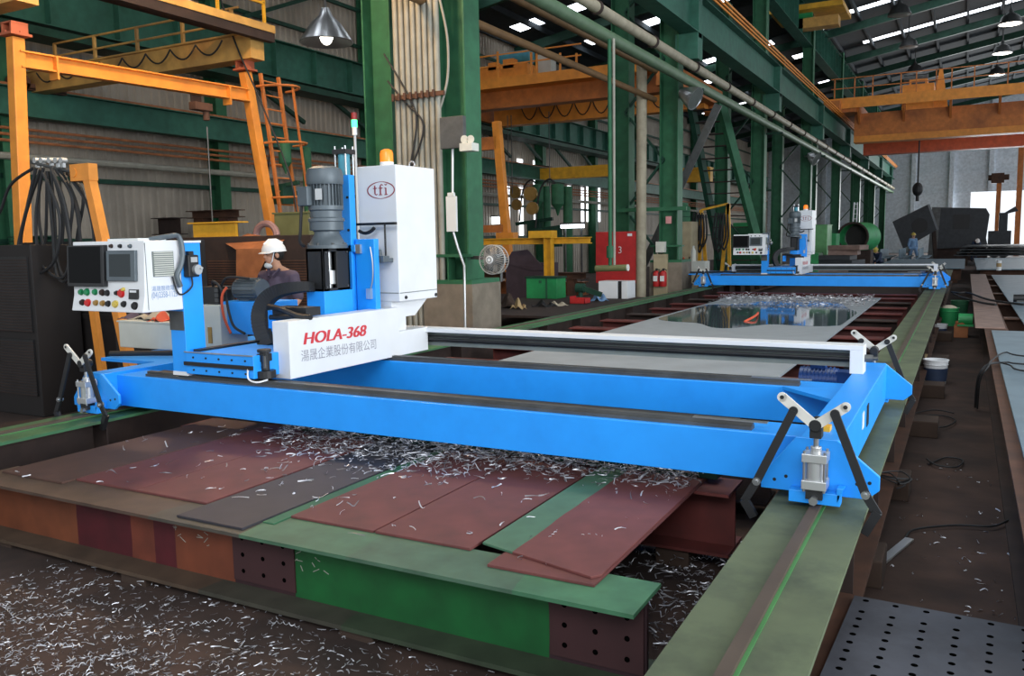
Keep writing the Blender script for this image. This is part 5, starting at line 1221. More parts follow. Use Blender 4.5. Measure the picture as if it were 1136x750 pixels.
# ---------------------------------------------------------------- middle ground between the columns
# orange leg and low beam of a second semi gantry
Y = 21.3
r = thing('steel_gallows', 'orange post with low cross beam standing behind the wall fan', 'frame', (at(562, 260, Y).x, Y, FZ))
a, b = at(551, 135, Y), at(562, 262, Y); b2_ = a + (b - a) * ((FZ - a.z) / (b.z - a.z))
MB().bar(a, b2_, .22, .2, (0, 1, 0)).build('post', M['orange'], r, bevel=.008)
a, b, za, zb = ext(515, 250, 560, 258, Y); MB().box(a, b, Y - .1, Y + .1, za, zb).build('low_beam', M['orange_old'], r)
a, b, za, zb = ext(520, 153, 552, 167, Y); MB().box(a, b, Y - .1, Y + .1, za, zb).build('top_arm', M['orange_old'], r)
a, b, za, zb = ext(553, 258, 572, 265, Y); MB().box(a, b, Y - .15, Y + .15, za, zb).build('foot_plate', M['orange'], r)
Y = 18.4
r = thing('yellow_stand', 'yellow steel stand with long cross beam behind the green box', 'stand', (at(605, 300, Y).x, Y, FZ))
a, b, za, zb = ext(520, 264, 655, 271, Y); MB().hbeam((a, Y, (za + zb) / 2), (b, Y, (za + zb) / 2), zb - za, .2).build('cross_beam', M['yellow'], r)
a, b, za, zb = ext(606, 262, 618, 305, Y); MB().hbeam(((a + b) / 2, Y - .15, FZ), ((a + b) / 2, Y - .15, zb), .19, .18, up=(1, 0, 0)).build('post', M['yellow'], r)
a, b, za, zb = ext(592, 256, 617, 264, Y); MB().box(a, b, Y - .28, Y + .05, za, zb).build('head_plate', M['yellow'], r)
a, b, za, zb = ext(524, 300, 600, 330, Y); MB().box(a, a + .1, Y - .05, Y + .05, FZ, at(530, 266, Y).z).build('end_post', M['yellow'], r)
# bent plate and brown beams behind the fan
q = MB(); p = [at(x, y, 18.9) for x, y in ((560, 292), (568, 279), (585, 277), (606, 300), (590, 300))]
o = MB().add(p + [v + Vector((0, .03, 0)) for v in p], [(0, 1, 2, 3, 4), (9, 8, 7, 6, 5)] + [(k, (k + 1) % 5, 5 + (k + 1) % 5, 5 + k) for k in range(5)]).box(p[0].x, p[3].x, 18.95, 19.6, FZ, p[0].z - .0).build('bent_plate', mat('plum_steel', (82, 70, 80), .5, m=.3)); tag(o, 'dark plum bent plate lying behind the green box', 'steel plate')
Y = 20.2
for i, (x0_, y0_, x1_, y1_, m_, lab) in enumerate(((530, 302, 650, 309, 'rust', 'upper rusty beam stored behind the green box'), (530, 312, 650, 326, 'rust_orange', 'lower orange rusty beam stored behind the green box'))):
    a, b, za, zb = ext(x0_, y0_, x1_, y1_, Y + .5 * i)
    o = MB().hbeam((a, Y + .5 * i, (za + zb) / 2), (b, Y + .5 * i, (za + zb) / 2), zb - za, .35).box(a + .3, a + .5, Y + .5 * i - .1, Y + .5 * i + .1, FZ, max(za, FZ + .02)).box(b - .5, b - .3, Y + .5 * i - .1, Y + .5 * i + .1, FZ, max(za, FZ + .02)).build('stored_beam', M[m_]); tag(o, lab, 'beam')
# low work board with clutter between the column and the track
p0, p1, p2, p3 = atz(542, 349, -.12), atz(752, 326, -.12), atz(742, 321, -.12), atz(560, 336, -.12)
wb_ = thing('work_board', 'low dark board covered with clutter behind the left track beam', 'work table', ((p0.x + p2.x) / 2, (p0.y + p2.y) / 2, FZ))
bx0, bx1, by0, by1 = -8.95, -6.02, p0.y, 18.1
MB().box(bx0, bx1, by0, by1, -.16, -.12).build('top', M['rust_dark'], wb_)
for x in (bx0 + .1, bx1 - .1):
    for y in (by0 + .2, (by0 + by1) / 2, by1 - .2): MB().box(x - .06, x + .06, y - .06, y + .06, FZ, -.16).build('leg', M['rust_dark'], wb_)
zb_ = -.12
def on_board(px, py): return atz(px, py, zb_)
def s_at(p): return (Vector(p) - Vector((0, 0, CAM_Z))).dot(Vector((AX[2], AY[2], AZ[2]))) / F_PX
p = on_board(584, 331); s = s_at(p)
gb = thing('green_box', 'green steel tool box on the low dark board', 'box', (p.x + 18 * s, p.y + .3, zb_))
MB().box(p.x, p.x + 37 * s, p.y, p.y + .5, zb_, zb_ + 22 * s).build('body', M['green_bright'], gb, bevel=.01)
MB().box(p.x - .02, p.x + 37 * s + .02, p.y - .02, p.y + .52, zb_ + 22 * s, zb_ + 24 * s).build('lid', M['green_dark'], gb)
MB().box(p.x + 24 * s, p.x + 26 * s, p.y - .015, p.y, zb_, zb_ + 22 * s).box(p.x + 16 * s, p.x + 19 * s, p.y - .02, p.y, zb_ + 17 * s, zb_ + 20 * s).build('latch', M['green'], gb)
p = on_board(632, 337); s = s_at(p)
rb = thing('red_box', 'small open red metal tray on the low dark board', 'tray', (p.x + 9 * s, p.y + .1, zb_))
MB().box(p.x, p.x + 18 * s, p.y, p.y + .3, zb_, zb_ + .01).box(p.x, p.x + 18 * s, p.y, p.y + .01, zb_, zb_ + 6 * s).box(p.x, p.x + 18 * s, p.y + .29, p.y + .3, zb_, zb_ + 6 * s).box(p.x, p.x + .01, p.y, p.y + .3, zb_, zb_ + 8 * s).box(p.x + 18 * s - .01, p.x + 18 * s, p.y, p.y + .3, zb_, zb_ + 6 * s).build('tray', M['red'], rb)
MB().cyl((p.x - .04, p.y + .45, zb_ + .30), (p.x + .14, p.y + .45, zb_ + .30), .1).cyl((p.x + .05, p.y + .45, zb_), (p.x + .05, p.y + .45, zb_ + .3), .05).bar((p.x + .1, p.y + .45, zb_ + .3), (p.x + .5, p.y + .5, zb_ + .16), .1, .1).build('grinder', M['green_dark'], rb)
p = on_board(664, 331); s = s_at(p)
wx = thing('white_case', 'white case with a dark cut-out below the red board', 'case', (p.x + 16 * s, p.y + .3, zb_))
MB().box(p.x, p.x + 22 * s, p.y, p.y + .5, zb_, zb_ + 19 * s).box(p.x + 27 * s, p.x + 34 * s, p.y, p.y + .5, zb_, zb_ + 19 * s).box(p.x + 22 * s, p.x + 27 * s, p.y + .2, p.y + .5, zb_, zb_ + 19 * s).build('body', M['white'], wx, bevel=.006)
MB().box(p.x + 22 * s, p.x + 27 * s, p.y + .05, p.y + .2, zb_, zb_ + 19 * s).build('recess', M['black'], wx)
p = on_board(666, 333); s = s_at(p)
rag('blue_bag', (p.x + .05, p.y - .2, zb_), .16, .14, .2, M['overall'], 'crumpled blue bag in front of the white case', 4)
for i, (px, py, rx, h, mm, lab) in enumerate(((562, 341, .30, .3, 'wood', 'brown lumpy bundle at the near end of the low board'), (575, 343, .14, .22, 'cardboard', 'small cardboard carton on the low board'), (603, 340, .22, .14, 'black', 'black rag heap before the green box'), (618, 339, .18, .1, 'cloth', 'grey beige rag heap before the green box'))):
    p = on_board(px, py); 
    if p.x > bx1 - .3: p.x = bx1 - .3
    p.x = max(p.x, bx0 + .35); p.y = max(p.y, by0 + .25)
    rag('rag' if i != 1 else 'carton', (p.x, p.y, zb_), rx, rx * .7, h, M[mm], lab, 7 + i)
# red board
X0, X1, Z0, Z1 = ext(662, 257, 708, 314, 19.6)
r = thing('red_board', 'red steel board marked 13 between the drop pipes and the column', 'board', ((X0 + X1) / 2, 19.6, FZ))
MB().box(X0, X1, 19.55, 19.6, Z0, Z1).build('panel', M['red'], r, bevel=.006)
MB().box(X0 + .05, X0 + .1, 19.6, 19.66, FZ, Z1).box(X1 - .1, X1 - .05, 19.6, 19.66, FZ, Z1).build('support', M['rust_dark'], r)
p = at(680, 281, 19.54); text('number', '13', .24, (p.x, 19.549, p.z), (1, 0, 0), (0, 0, 1), M['white'], r, offset=-.003)
a, b, za, zb2 = ext(696, 259, 701, 262, 19.54); MB().box(a, b, 19.54, 19.55, za, zb2).build('label_plate', M['white'], r)
# drop pipes with hanging log hook
Y = 14.5
dp = thing('drop_pipes', 'pair of thin green and pale vertical pipes in front of the red board', 'pipes', (at(677, 290, Y).x, Y, at(677, 297, Y).z))
for px, mm in ((677, 'green'), (681.5, 'conduit')):
    c = at(px, 290, Y); MB().cyl((c.x, Y, at(px, 297, Y).z), (c.x, Y, 4.72), .035 if mm == 'green' else .025).build('pipe', M[mm], dp, smooth=True)
c = at(677, 280, Y); MB().cyl((c.x, Y, c.z - .1), (c.x, Y, c.z + .12), .07).build('coupling', M['green'], dp)
a, b = at(661, 298, Y), at(696, 297, Y); MB().cyl((a.x, Y, a.z), (b.x, Y, b.z), .06, n=14).build('cross_bar', M['olive'], dp, smooth=True)
MB().cyl((b.x, Y, b.z), (b.x + .02, Y, b.z), .062, n=14).build('bar_end', M['link'], dp)
o = MB().box(at(684, 118, 20.1).x, at(762, 118, 20.1).x, 20.1, 20.165, at(700, 235, 20.1).z, at(700, 231, 20.1).z).build('green_bar', M['green']); tag(o, 'thin green horizontal bar crossing the second column at mid height', 'bar')
# on and around the second column
X0, X1, Z0, Z1 = ext(728, 268, 738, 280, 19.9)
o = MB().box(X0, X1, 19.85, 19.985, Z0, Z1).box(X0 + .06, X1 - .06, 19.84, 19.85, Z0 + .08, Z1 - .08).build('switch_box', M['cream'], bevel=.004); tag(o, 'cream switch box on the foot of the second column', 'switch box')
X0, X1, Z0, Z1 = ext(738, 240, 744, 248, 20.1); o = MB().box(X0, X1, 20.14, 20.17, Z0, Z1).box(X0 + .03, X1 - .03, 20.13, 20.14, Z0 + .05, Z1 - .06).build('small_sign', mat('pink_sign', (214, 150, 150), .6)); tag(o, 'small pink sign on the second column', 'sign')
X0, X1, Z0, Z1 = ext(725, 282, 740, 318, 19.9)
o = MB().box(X0, X1, 19.9, 19.985, FZ, Z1).box(X0, X1, 19.88, 19.9, Z1 - .06, Z1).build('extinguisher_board', M['beige_box']); tag(o, 'tan backing board behind the two extinguishers', 'board')
for i, px in enumerate((727.5, 735)):
    c = at(px, 318, 19.7); r = thing('fire_extinguisher', ['fire extinguisher on the left of the pair by the second column', 'fire extinguisher on the right of the pair by the second column'][i], 'fire extinguisher', (c.x, 19.7, c.z), 'fire extinguishers')
    h = at(px, 298, 19.7).z - c.z
    MB().lathe([(.07, 0), (.085, .02), (.085, h * .75), (.05, h * .86), (.02, h * .88)], (c.x, 19.75, c.z), 'z', 16).build('cylinder', M['red'], r, smooth=True)
    MB().box(c.x - .05, c.x + .05, 19.655, 19.664, c.z + h * .3, c.z + h * .6).build('label_patch', M['paper'], r)
    MB().box(c.x - .02, c.x + .02, 19.72, 19.78, c.z + h * .88, c.z + h).bar((c.x, 19.75, c.z + h), (c.x + .09, 19.75, c.z + h * .9), .02, .02).tube(smooth_path([(c.x, 19.72, c.z + h * .9), (c.x - .1, 19.7, c.z + h * .75), (c.x - .11, 19.7, c.z + h * .4)]), .012, 6).build('valve', M['black'], r)
cabinet('beige_cabinet', 'tall beige cabinet right of the second column', 'cabinet', (745, 246, 767, 303), 24.6, .7, 'beige_box', FZ, 2)
c = at(756, 246, 24.8)
r = thing('green_drum', 'green drum standing on the tall beige cabinet', 'drum', (c.x, 24.95, c.z)); zc2 = ext(745, 246, 767, 303, 24.6)[3]
MB().lathe([(.22, zc2), (.22, zc2 + .42), (.15, zc2 + .48), (.15, zc2 + .56), (.001, zc2 + .57)], (c.x, 24.95, 0), 'z', 18).build('shell', M['green'], r, smooth=True)
MB().torus((c.x, 24.95, zc2 + .15), .222, .012, 'z').torus((c.x, 24.95, zc2 + .3), .222, .012, 'z').build('hoop', M['green_dark'], r)
# tan work box with orange things before the far gantry's left clamp
X0, X1, Z0, Z1 = ext(746, 290, 782, 304, 22.8)
r = thing('pale_tool_trolley', 'pale two hole trolley box beside the far gantry left clamp', 'trolley', ((X0 + X1) / 2, 18.6, FZ))
MB().box(X0, X1, 22.8, 23.3, Z0, Z1).build('box', M['cream'], r, bevel=.006)
MB().cyl((X0 + .15, 22.8, (Z0 + Z1) / 2 + .05), (X0 + .15, 22.79, (Z0 + Z1) / 2 + .05), .025).cyl((X0 + .15, 22.8, (Z0 + Z1) / 2 - .06), (X0 + .15, 22.79, (Z0 + Z1) / 2 - .06), .025).build('hole', M['black'], r)
MB().box(X0 + .05, X0 + .15, 22.85, 23.25, FZ, Z0).box(X1 - .15, X1 - .05, 22.85, 23.25, FZ, Z0).build('leg', M['rust_dark'], r)
rag('orange_bag', (X0 + .2, 23.02, Z1), .1, .1, .14, M['cloth_red'], 'small orange bag on the pale trolley box', 11)
o = MB().lathe([(.07, 0), (.07, .28), (.03, .36), (.03, .42), (.001, .42)], (X0 + .5, 23.1, Z1), 'z', 14).build('white_bottle', M['cream'], smooth=True); tag(o, 'pale pink plastic bottle on the trolley box', 'bottle')
# hose stand by the far gantry
Y = 25.6
st2 = thing('yellow_hose_stand', 'yellow stand hung with black cables left of the far gantry', 'hose stand', (at(780, 280, Y).x, Y, FZ))
q = MB(); a = at(778, 233, Y); q.bar(a, (at(775, 300, Y).x, Y, FZ), .1, .08, (0, 1, 0)); q.bar(a, (at(783, 300, Y).x, Y + .3, FZ), .1, .08, (0, 1, 0)); q.build('leg', M['yellow'], st2)
q = MB(); a2 = at(808, 226, Y); q.bar(a2, (at(799, 300, Y).x, Y, FZ), .1, .08, (0, 1, 0)); q.bar(a2, (at(810, 300, Y).x, Y, FZ), .1, .08, (0, 1, 0)); q.bar(a, a2, .06, .06); q.build('frame', M['yellow'], st2)
for k in range(8):
    c = [(770 + 3 * k + (12 if k > 3 else 0), 236), (767 + 3 * k + (12 if k > 3 else 0), 262), (770 + 3 * k + (12 if k > 3 else 0), 274 + k % 3 * 3), (775 + 3 * k + (12 if k > 3 else 0), 262), (774 + 3 * k + (12 if k > 3 else 0), 238)]
    MB().tube(smooth_path([at(x, y, Y - .1 - .04 * k) for x, y in c], 5), .03, 6).build('cable', M['rubber'], st2)
cabinet('green_locker', 'dark green locker behind the far control console', 'locker', (806, 252, 838, 292), 32.0, .8, 'green', FZ, 1)
cabinet('green_locker', 'small green locker standing higher behind the far control console', 'locker', (813, 247, 834, 256), 33.2, .6, 'green_bright', FZ, 1)
# steep stair between the columns
Y0 = 27.0
sl0, sl1 = at(767, 118, Y0), at(788, 232, Y0 + 1.4); sr0, sr1 = at(799, 112, Y0), at(836, 252, Y0 + 1.4)
r = thing('steel_stair', 'steep green steel stair with open rusty treads between the columns', 'stair', ((sl1.x + sr1.x) / 2, Y0 + 3, FZ))
def to_floor(a, b): return a + (b - a) * ((FZ - a.z) / (b.z - a.z))
e0_, e1_ = to_floor(sl0, sl1), to_floor(sr0, sr1)
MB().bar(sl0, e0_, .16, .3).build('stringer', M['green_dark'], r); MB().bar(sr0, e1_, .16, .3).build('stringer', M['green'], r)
for k in range(16):
    u = sl0.lerp(e0_, (k + .5) / 16); v = sr0.lerp(e1_, (k + .5) / 16); v.z = u.z = (u.z + v.z) / 2; v.y = u.y = (u.y + v.y) / 2
    MB().bar(u, v, .22, .03).build('tread', M['rust_dark'], r)
q = MB(); a, b = at(797, 116, 21.6), at(743, 232, 21.6); q.bar(a, to_floor(a, b), .2, .04, (0, 1, 0)); o = q.build('diagonal_brace', M['dull']); tag(o, 'flat grey diagonal brace leaning beside the second column', 'brace')
# second floodlights on the columns
for i, (px, py, Y, rr_) in enumerate(((768, 108, 19.6, .27), (904, 175, 39.4, .33))):
    c = at(px, py, Y)
    r = thing('floodlight', ['round silver floodlight beside the second column', 'smaller looking silver floodlight further along the row'][i], 'lamp', (c.x, Y, c.z), 'silver floodlights')
    MR = Matrix.Rotation(1.35, 3, 'Z') @ Matrix.Rotation(.5, 3, 'X')
    qq = MB().lathe([(.07, .36), (.12, .3), (rr_ * .62, .2), (rr_ * .95, 0), (rr_, -.10), (rr_ * .93, -.10), (rr_ * .6, .1), (.001, .2)], (0, 0, 0), 'y', 22)
    qq.v = [MR @ v + c for v in qq.v]; qq.build('reflector', M['steel'], r, smooth=True)
    qq = MB().lathe([(rr_ * .9, -.085), (.001, -.085)], (0, 0, 0), 'y', 22); qq.v = [MR @ v + c for v in qq.v]; qq.build('glass', M['grey'], r)
    MB().bar(c + Vector((-.1, .2, .05)), c + Vector((-.55, .8, .16)), .06, .06).cyl(c + Vector((0, .25, 0)), c + Vector((0, .45, 0)), .09).build('bracket', M['alu'], r)
    MB().bar(c + Vector((-.55, .8, .16)), (-6.3, Y + .8, c.z + .16), .06, .06).build('arm', M['green_dark'], r)
# big bay lamp and sodium lamp over the left bay
c = at(362, 40, 14)
r = thing('bay_lamp', 'large silver bay lamp high against the left bay wall', 'lamp', (c.x, 14, c.z), 'silver bay lamps')
MB().lathe([(.08, .55), (.14, .4), (.3, .25), (.55, -.12), (.53, -.14), (.2, .1), (.001, .12)], c, 'z', 24).build('reflector', M['steel'], r, smooth=True)
MB().ball(c + Vector((0, 0, .02)), (.14, .14, .2)).build('bulb', M['bulb'], r)
MB().cyl(c + Vector((0, 0, .5)), (c.x, 14, rz(c.x) - .2), .03, n=8).build('drop_rod', M['dull'], r)
sl = bpy.data.lights.new('bay_lamp_light', 'POINT'); sl.energy = 650; sl.color = (1.0, .66, .36); sl.shadow_soft_size = .4
lo = bpy.data.objects.new('bay_lamp_light', sl); C.objects.link(lo); lo.location = (-7.6, 7.2, 6.2)
r = thing('bay_lamp', 'warm sodium bay lamp hanging above the left semi-gantry crane', 'lamp', (-7.6, 7.2, 6.2), 'silver bay lamps')
MB().lathe([(.08, .75), (.14, .6), (.3, .45), (.55, .08), (.53, .06), (.2, .3), (.001, .32)], (-7.6, 7.2, 6.2), 'z', 24).build('reflector', M['steel'], r, smooth=True)
MB().cyl((-7.6, 7.2, 6.9), (-7.6, 7.2, rz(-7.6) - .2), .03, n=8).build('drop_rod', M['dull'], r)
# fluorescent fittings low in the left bay
for i, (x0_, y0_, x1_, y1_, Y, lab) in enumerate(((515, 241, 553, 249, 30, 'wide glowing fitting low behind the orange post'), (622, 249, 647, 253, 22, 'glowing tube lamp left of the red board'))):
    a, b, za, zb = ext(x0_, y0_, x1_, y1_, Y)
    r = thing('tube_lamp', lab, 'lamp', ((a + b) / 2, Y, FZ), 'tube lamps')
    MB().box(a, b, Y, Y + .08, za, zb).build('tube', M['tube_lamp'], r)
    MB().box(a, b, Y - .05, Y + .15, zb, zb + .05).build('hood', M['dull'], r)
    MB().cyl((a + .1, Y + .1, FZ), (a + .1, Y + .1, zb), .03).cyl((b - .1, Y + .1, FZ), (b - .1, Y + .1, zb), .03).build('stand', M['dull'], r)

# ---------------------------------------------------------------- overhead cranes
Y = 25.0
lc_ = thing('bridge_crane', 'orange double girder crane with teal motor in the left bay', 'crane', (-11.5, Y, at(590, 112, Y).z), 'orange overhead cranes')
xa = -16.1; xb = -7.75
zt0 = at(590, 87, Y).z; zt1 = at(590, 98, Y).z; zt2 = at(590, 117, Y).z
MB().box(xa, xb, Y - .7, Y - .1, zt1, zt0).build('walkway_fascia', M['orange'], lc_)
MB().box(xa, xb, Y - .1, Y + .4, zt2, zt1 + .2).build('girder', M['orange_old'], lc_)
MB().box(at(548, 130, Y + 3).x, xb, Y + 3, Y + 3.5, at(600, 136, Y + 3).z, at(600, 114, Y + 3).z).build('girder', M['orange'], lc_)
q = MB()
for k in range(9): q.tube(arc((-14.5 + .7 * k, Y + 2.96, at(600, 116, Y + 3).z), (-13.8 + .7 * k, Y + 2.96, at(600, 116, Y + 3).z), .5, 8), .02, 5)
q.build('festoon_cable', M['rubber'], lc_)
for x in (xa, xb): MB().box(x - .3, x + .3, Y - 1, Y + 4.2, zt1 - .5, zt1).cyl((x - .2, Y - .7, zt1 - .55), (x + .2, Y - .7, zt1 - .55), .25).cyl((x - .2, Y + 3.9, zt1 - .55), (x + .2, Y + 3.9, zt1 - .55), .25).build('end_truck', M['orange_old'], lc_)
a, b, za, zb = ext(528, 78, 588, 88, Y + .4); tb_ = MB().box(a, b, Y + .2, Y + 3.2, zt0 - .05, zb + .1).box(a + .6, a + .9, Y + .2, Y + .5, zb, zb + .25).box(b - .9, b - .5, Y + .2, Y + .5, zb, zb + .3).build('trolley', M['orange'], lc_)
a, b, za, zb = ext(555, 57, 590, 73, Y + 1); MB().cyl((a, Y + 1, (za + zb) / 2), (b, Y + 1, (za + zb) / 2), (zb - za) / 2, n=18).build('hoist_motor', M['teal'], tb_, smooth=True)
a, b, za, zb = ext(597, 60, 611, 82, Y + 1); MB().box(a, b, Y + 1, Y + 1.4, zt0 - .1, zb).build('control_box', M['cream'], tb_)
q = MB()
for px in (530, 553, 590, 596, 622, 640):
    c = at(px, 85, Y - .6); q.box(c.x - .03, c.x + .03, Y - .65, Y - .6, zt0, at(px, 57 + (px - 530) * .02, Y - .6).z)
for py in (60, 72): q.bar((at(530, py, Y - .6).x, Y - .62, at(560, py, Y - .6).z), (at(645, py, Y - .6).x, Y - .62, at(560, py, Y - .6).z), .04, .04)
q.build('handrail', M['orange'], lc_)
for px in (563, 567, 609): MB().cyl((at(px, 130, Y + 1.5).x, Y + 1.5, zt2), (at(px, 130, Y + 1.5).x, Y + 1.5, at(px, 215, Y + 1.5).z), .015, n=6).build('rope', M['dull'], lc_)
# small yellow crane beam on the wall far along the left bay
a, b, za, zb = ext(636, 183, 690, 196, 33)
r = thing('yellow_crane_beam', 'small yellow crane beam low on the far left bay wall', 'crane', ((a + b) / 2, 33, za))
MB().box(-16.5, b, 33, 33.4, za, zb).build('girder', M['yellow'], r); MB().box(-16.7, -16.0, 32.6, 33.8, 4.36, zb + .1).build('end_truck', M['rust_dark'], r)
a, b, za, zb = ext(740, 180, 760, 196, 30); o = MB().box(a - .5, b, 33.4, 33.8, za, zb).box(a - .5, b, 33.3, 33.9, zb, zb + .05).build('yellow_beam_end', M['yellow']); 
o.parent = r; o['_org'] = r['_org']; o.location = Vector(o.location) - Vector(r['_org'])
# right bay crane
Y = 46.0
rc = thing('bridge_crane', 'large orange double girder crane across the right bay', 'crane', (3, Y, at(948, 158, Y).z), 'orange overhead cranes')
z_a, z_b = at(918, 115, Y).z, at(918, 126, Y).z
MB().box(at(918, 120, Y).x, 12.5, Y - 1.3, Y - .2, z_b + .15, z_a - .15).build('walkway', M['orange_old'], rc)
MB().box(at(918, 120, Y).x, 12.5, Y - 1.34, Y - 1.3, z_b, z_a).build('walkway_fascia', M['orange'], rc)
q = MB()
for k in range(9): x = at(948, 140, Y).x + .2 + 2 * k; MB().prism([(Y - 1.25, z_b + .15), (Y - .2, z_b + .15), (Y - .2, z_b - .7)], 'x', x, x + .1).build('bracket', M['orange_old'], rc)
x0_ = at(948, 145, Y).x; zg0, zg1, zg2 = at(948, 134, Y).z, at(948, 152, Y).z, at(948, 159, Y).z
MB().box(x0_, 12.5, Y - .2, Y + .6, zg1, zg0 + .3).build('girder', M['orange_old'], rc)
MB().box(x0_, 12.5, Y - .24, Y + .64, zg2, zg1).build('lower_flange', M['orange'], rc)
MB().box(x0_, 12.5, Y + 4.2, Y + 5, zg2 - .25, zg0).build('girder', mat('red_orange_crane', (204, 92, 54), .55, dirt=(150, 64, 44), da=.5), rc)
q = MB().box(-6.3, x0_ + .2, Y - 1.2, Y + 6, 7.12, 7.7).box(-6.3, -5.6, Y - 2, Y + 6.8, 7.06, 7.6)
for y in (Y - 1.6, Y + 6.3): q.cyl((-6.1, y, 7.2), (-5.7, y, 7.2), .2)
q.build('end_truck', M['orange_old'], rc)
q = MB()
for px in (926, 948, 968, 999, 1016, 1038, 1055, 1080, 1117):
    c = at(px, 110, Y - 1.2); q.box(c.x - .025, c.x + .025, Y - 1.28, Y - 1.23, z_a - .1, z_a + .95)
for dz in (.45, .92): q.box(at(926, 100, Y).x, 12.5, Y - 1.28, Y - 1.24, z_a + dz, z_a + dz + .04)
q.build('handrail', M['orange_old'], rc)
a, b, za, zb = ext(1002, 96, 1037, 106, Y + 1); ty = MB().box(a, b, Y + .2, Y + 4.4, zg0 + .3, zb).box(a + .3, b - .3, Y + .3, Y + 1.8, zb, zb + .25).build('trolley', M['orange'], rc)
MB().box(a + .4, b - .4, Y + .25, Y + .3, zb + .02, zb + .16).cyl((a, Y + 1, zb + .4), (b - .3, Y + 1, zb + .4), .22).build('hoist_drum', M['dull'], ty)
c = at(1044, 92, Y); MB().prism([(c.x - .35, zg0 + .2), (c.x + .35, zg0 + .2), (c.x + .05, c.z + .7), (c.x - .1, c.z + .7)], 'y', Y + .3, Y + .4).build('mast', M['orange'], rc)
c = at(1018, 210, Y + 2); hk = MB().cyl((c.x, Y + 2, c.z), (c.x, Y + 2, zg0), .04, n=6).build('rope', M['black'], rc); MB().ball(c, (.25, .2, .35)).cyl(c + Vector((0, 0, -.3)), c + Vector((0, 0, -.6)), .08).build('hook_block', M['black'], hk)
# end truck of the high crane
c = at(917, 22, 37)
r = thing('high_crane_truck', 'yellow end truck of a high crane on the upper runway', 'crane', (-6.2, 38, 10.9))
MB().box(-6.9, at(930, 20, 37.5).x, 37.5, 38.2, at(917, 28, 37.5).z, at(917, 17, 37.5).z).build('end_truck', M['yellow_old'], r)
MB().box(-7.5, at(935, 5, 36.8).x, 36.8, 39.5, at(917, 7, 36.8).z, at(917, 1, 36.8).z).build('platform', M['yellow'], r)
MB().cyl((-6.5, 37.6, at(917, 12, 37.6).z), (-5.9, 37.6, at(917, 12, 37.6).z), .22).build('travel_motor', M['green_bright'], r)
MB().box(-6.7, -6.5, 37.6, 38.1, at(917, 17, 37.5).z, at(917, 5, 36.8).z).box(-6.1, -5.9, 37.6, 38.1, at(917, 17, 37.5).z, at(917, 5, 36.8).z).build('strut', M['yellow_old'], r)
# pendant lamps under the right roof
for i, (px, py, Y, lit) in enumerate(((998, 14, 38, 0), (1008, 50, 46, 0), (1015, 78, 55, 0), (1121, 24, 40, 1), (1112, 57, 48, 1), (1106, 81, 58, 1))):
    c = at(px, py, Y)
    o = MB().lathe([(.06, .5), (.1, .35), (.32, .2), (.45, -.1), (.43, -.1), (.001, 0)], c, 'z', 18).cyl(c + Vector((0, 0, .45)), (c.x, Y, rz(c.x) - .1), .03, n=6)
    r = thing('pendant_lamp', ['unlit bell lamp nearest under the right roof', 'middle of the unlit bell lamps under the right roof', 'furthest of the unlit bell lamps under the right roof', 'nearest glowing lamp at the upper right corner', 'middle glowing lamp at the right edge of the roof', 'furthest glowing lamp at the right edge of the roof'][i], 'lamp', c, 'pendant bay lamps')
    o.build('shade', M['dull'], r, smooth=True)
    MB().lathe([(.40, -.095), (.3, -.12), (.001, -.13)], c, 'z', 18).build('lens', M['bulb'] if lit else M['grey'], r)

# ---------------------------------------------------------------- right side: tables, aisle, buckets
ZR = -0.10
def xp(px, py): return atz(px, py, ZR)
tb1 = thing('support_beam', 'brown table beam along the right side of the aisle', 'steel beam', (.33, 4, FZ))
MB().box(.27, .55, 3.2, 30.2, ZR - .03, ZR - .012).build('top_flange', M['rust'], tb1)
MB().box(.39, .41, 3.2, 30.2, FZ + .02, ZR - .03).build('web', M['rust_dark'], tb1)
MB().box(.27, .55, 3.2, 30.2, FZ, FZ + .02).build('bottom_flange', M['rust_dark'], tb1)
for y in (5, 8.5, 12, 15, 18, 21, 24, 27, 30):
    o = MB().hbeam((.56, y, ZR - .19), (3.4, y, ZR - .19), .355, .28).box(.7, .9, y - .14, y + .14, FZ, ZR - .367).box(3.1, 3.3, y - .14, y + .14, FZ, ZR - .367).build('cross_beam', M['rust']); tag(o, 'rusty cross beam under the bluish plates right of the aisle', 'steel beam', 'cross beams right of the aisle')
PB = 'bluish plates right of the aisle'
Z2 = ZR - .0115
plate('steel_plate', 'nearest bluish plate at the right edge with black cables on it', [(.345, 4.2), (2.6, 4.2), (2.6, 12.8), (.345, 12.8)], Z2, .018, M['plate_blue'], PB)
plate('steel_plate', 'middle bluish plate right of the aisle', [(.77, 13.9), (3.2, 13.9), (3.2, 29.5), (.72, 29.5)], Z2, .018, M['plate_blue'], PB)
plate('steel_plate', 'narrow brown strip plate beside the middle bluish plate', [(.16, 13.2), (.52, 13.2), (.58, 30.1), (.16, 30.1)], Z2, .018, M['board'], PB)
for i, (pts, lab) in enumerate((([(1136, 395), (1115, 391), (1100, 400), (1096, 407)], 'upper black cable hanging over the nearest bluish plate'), ([(1136, 404), (1118, 402), (1104, 403), (1094, 406)], 'middle black cable hanging over the nearest bluish plate'), ([(1140, 412), (1120, 405), (1106, 402), (1093, 406)], 'lower black cable hanging over the nearest bluish plate'))):
    q = [atz(x, y, Z2 + .04) for x, y in pts]
    pipe('cable', lab, smooth_path([(q[0].x + .8, q[0].y - .1, Z2 + .035)] + q + [(q[-1].x - .06, q[-1].y, -.2), (q[-1].x - .07, q[-1].y + .1, FZ + .02)]), .008, M['rubber'], 'cables over the bluish plate')
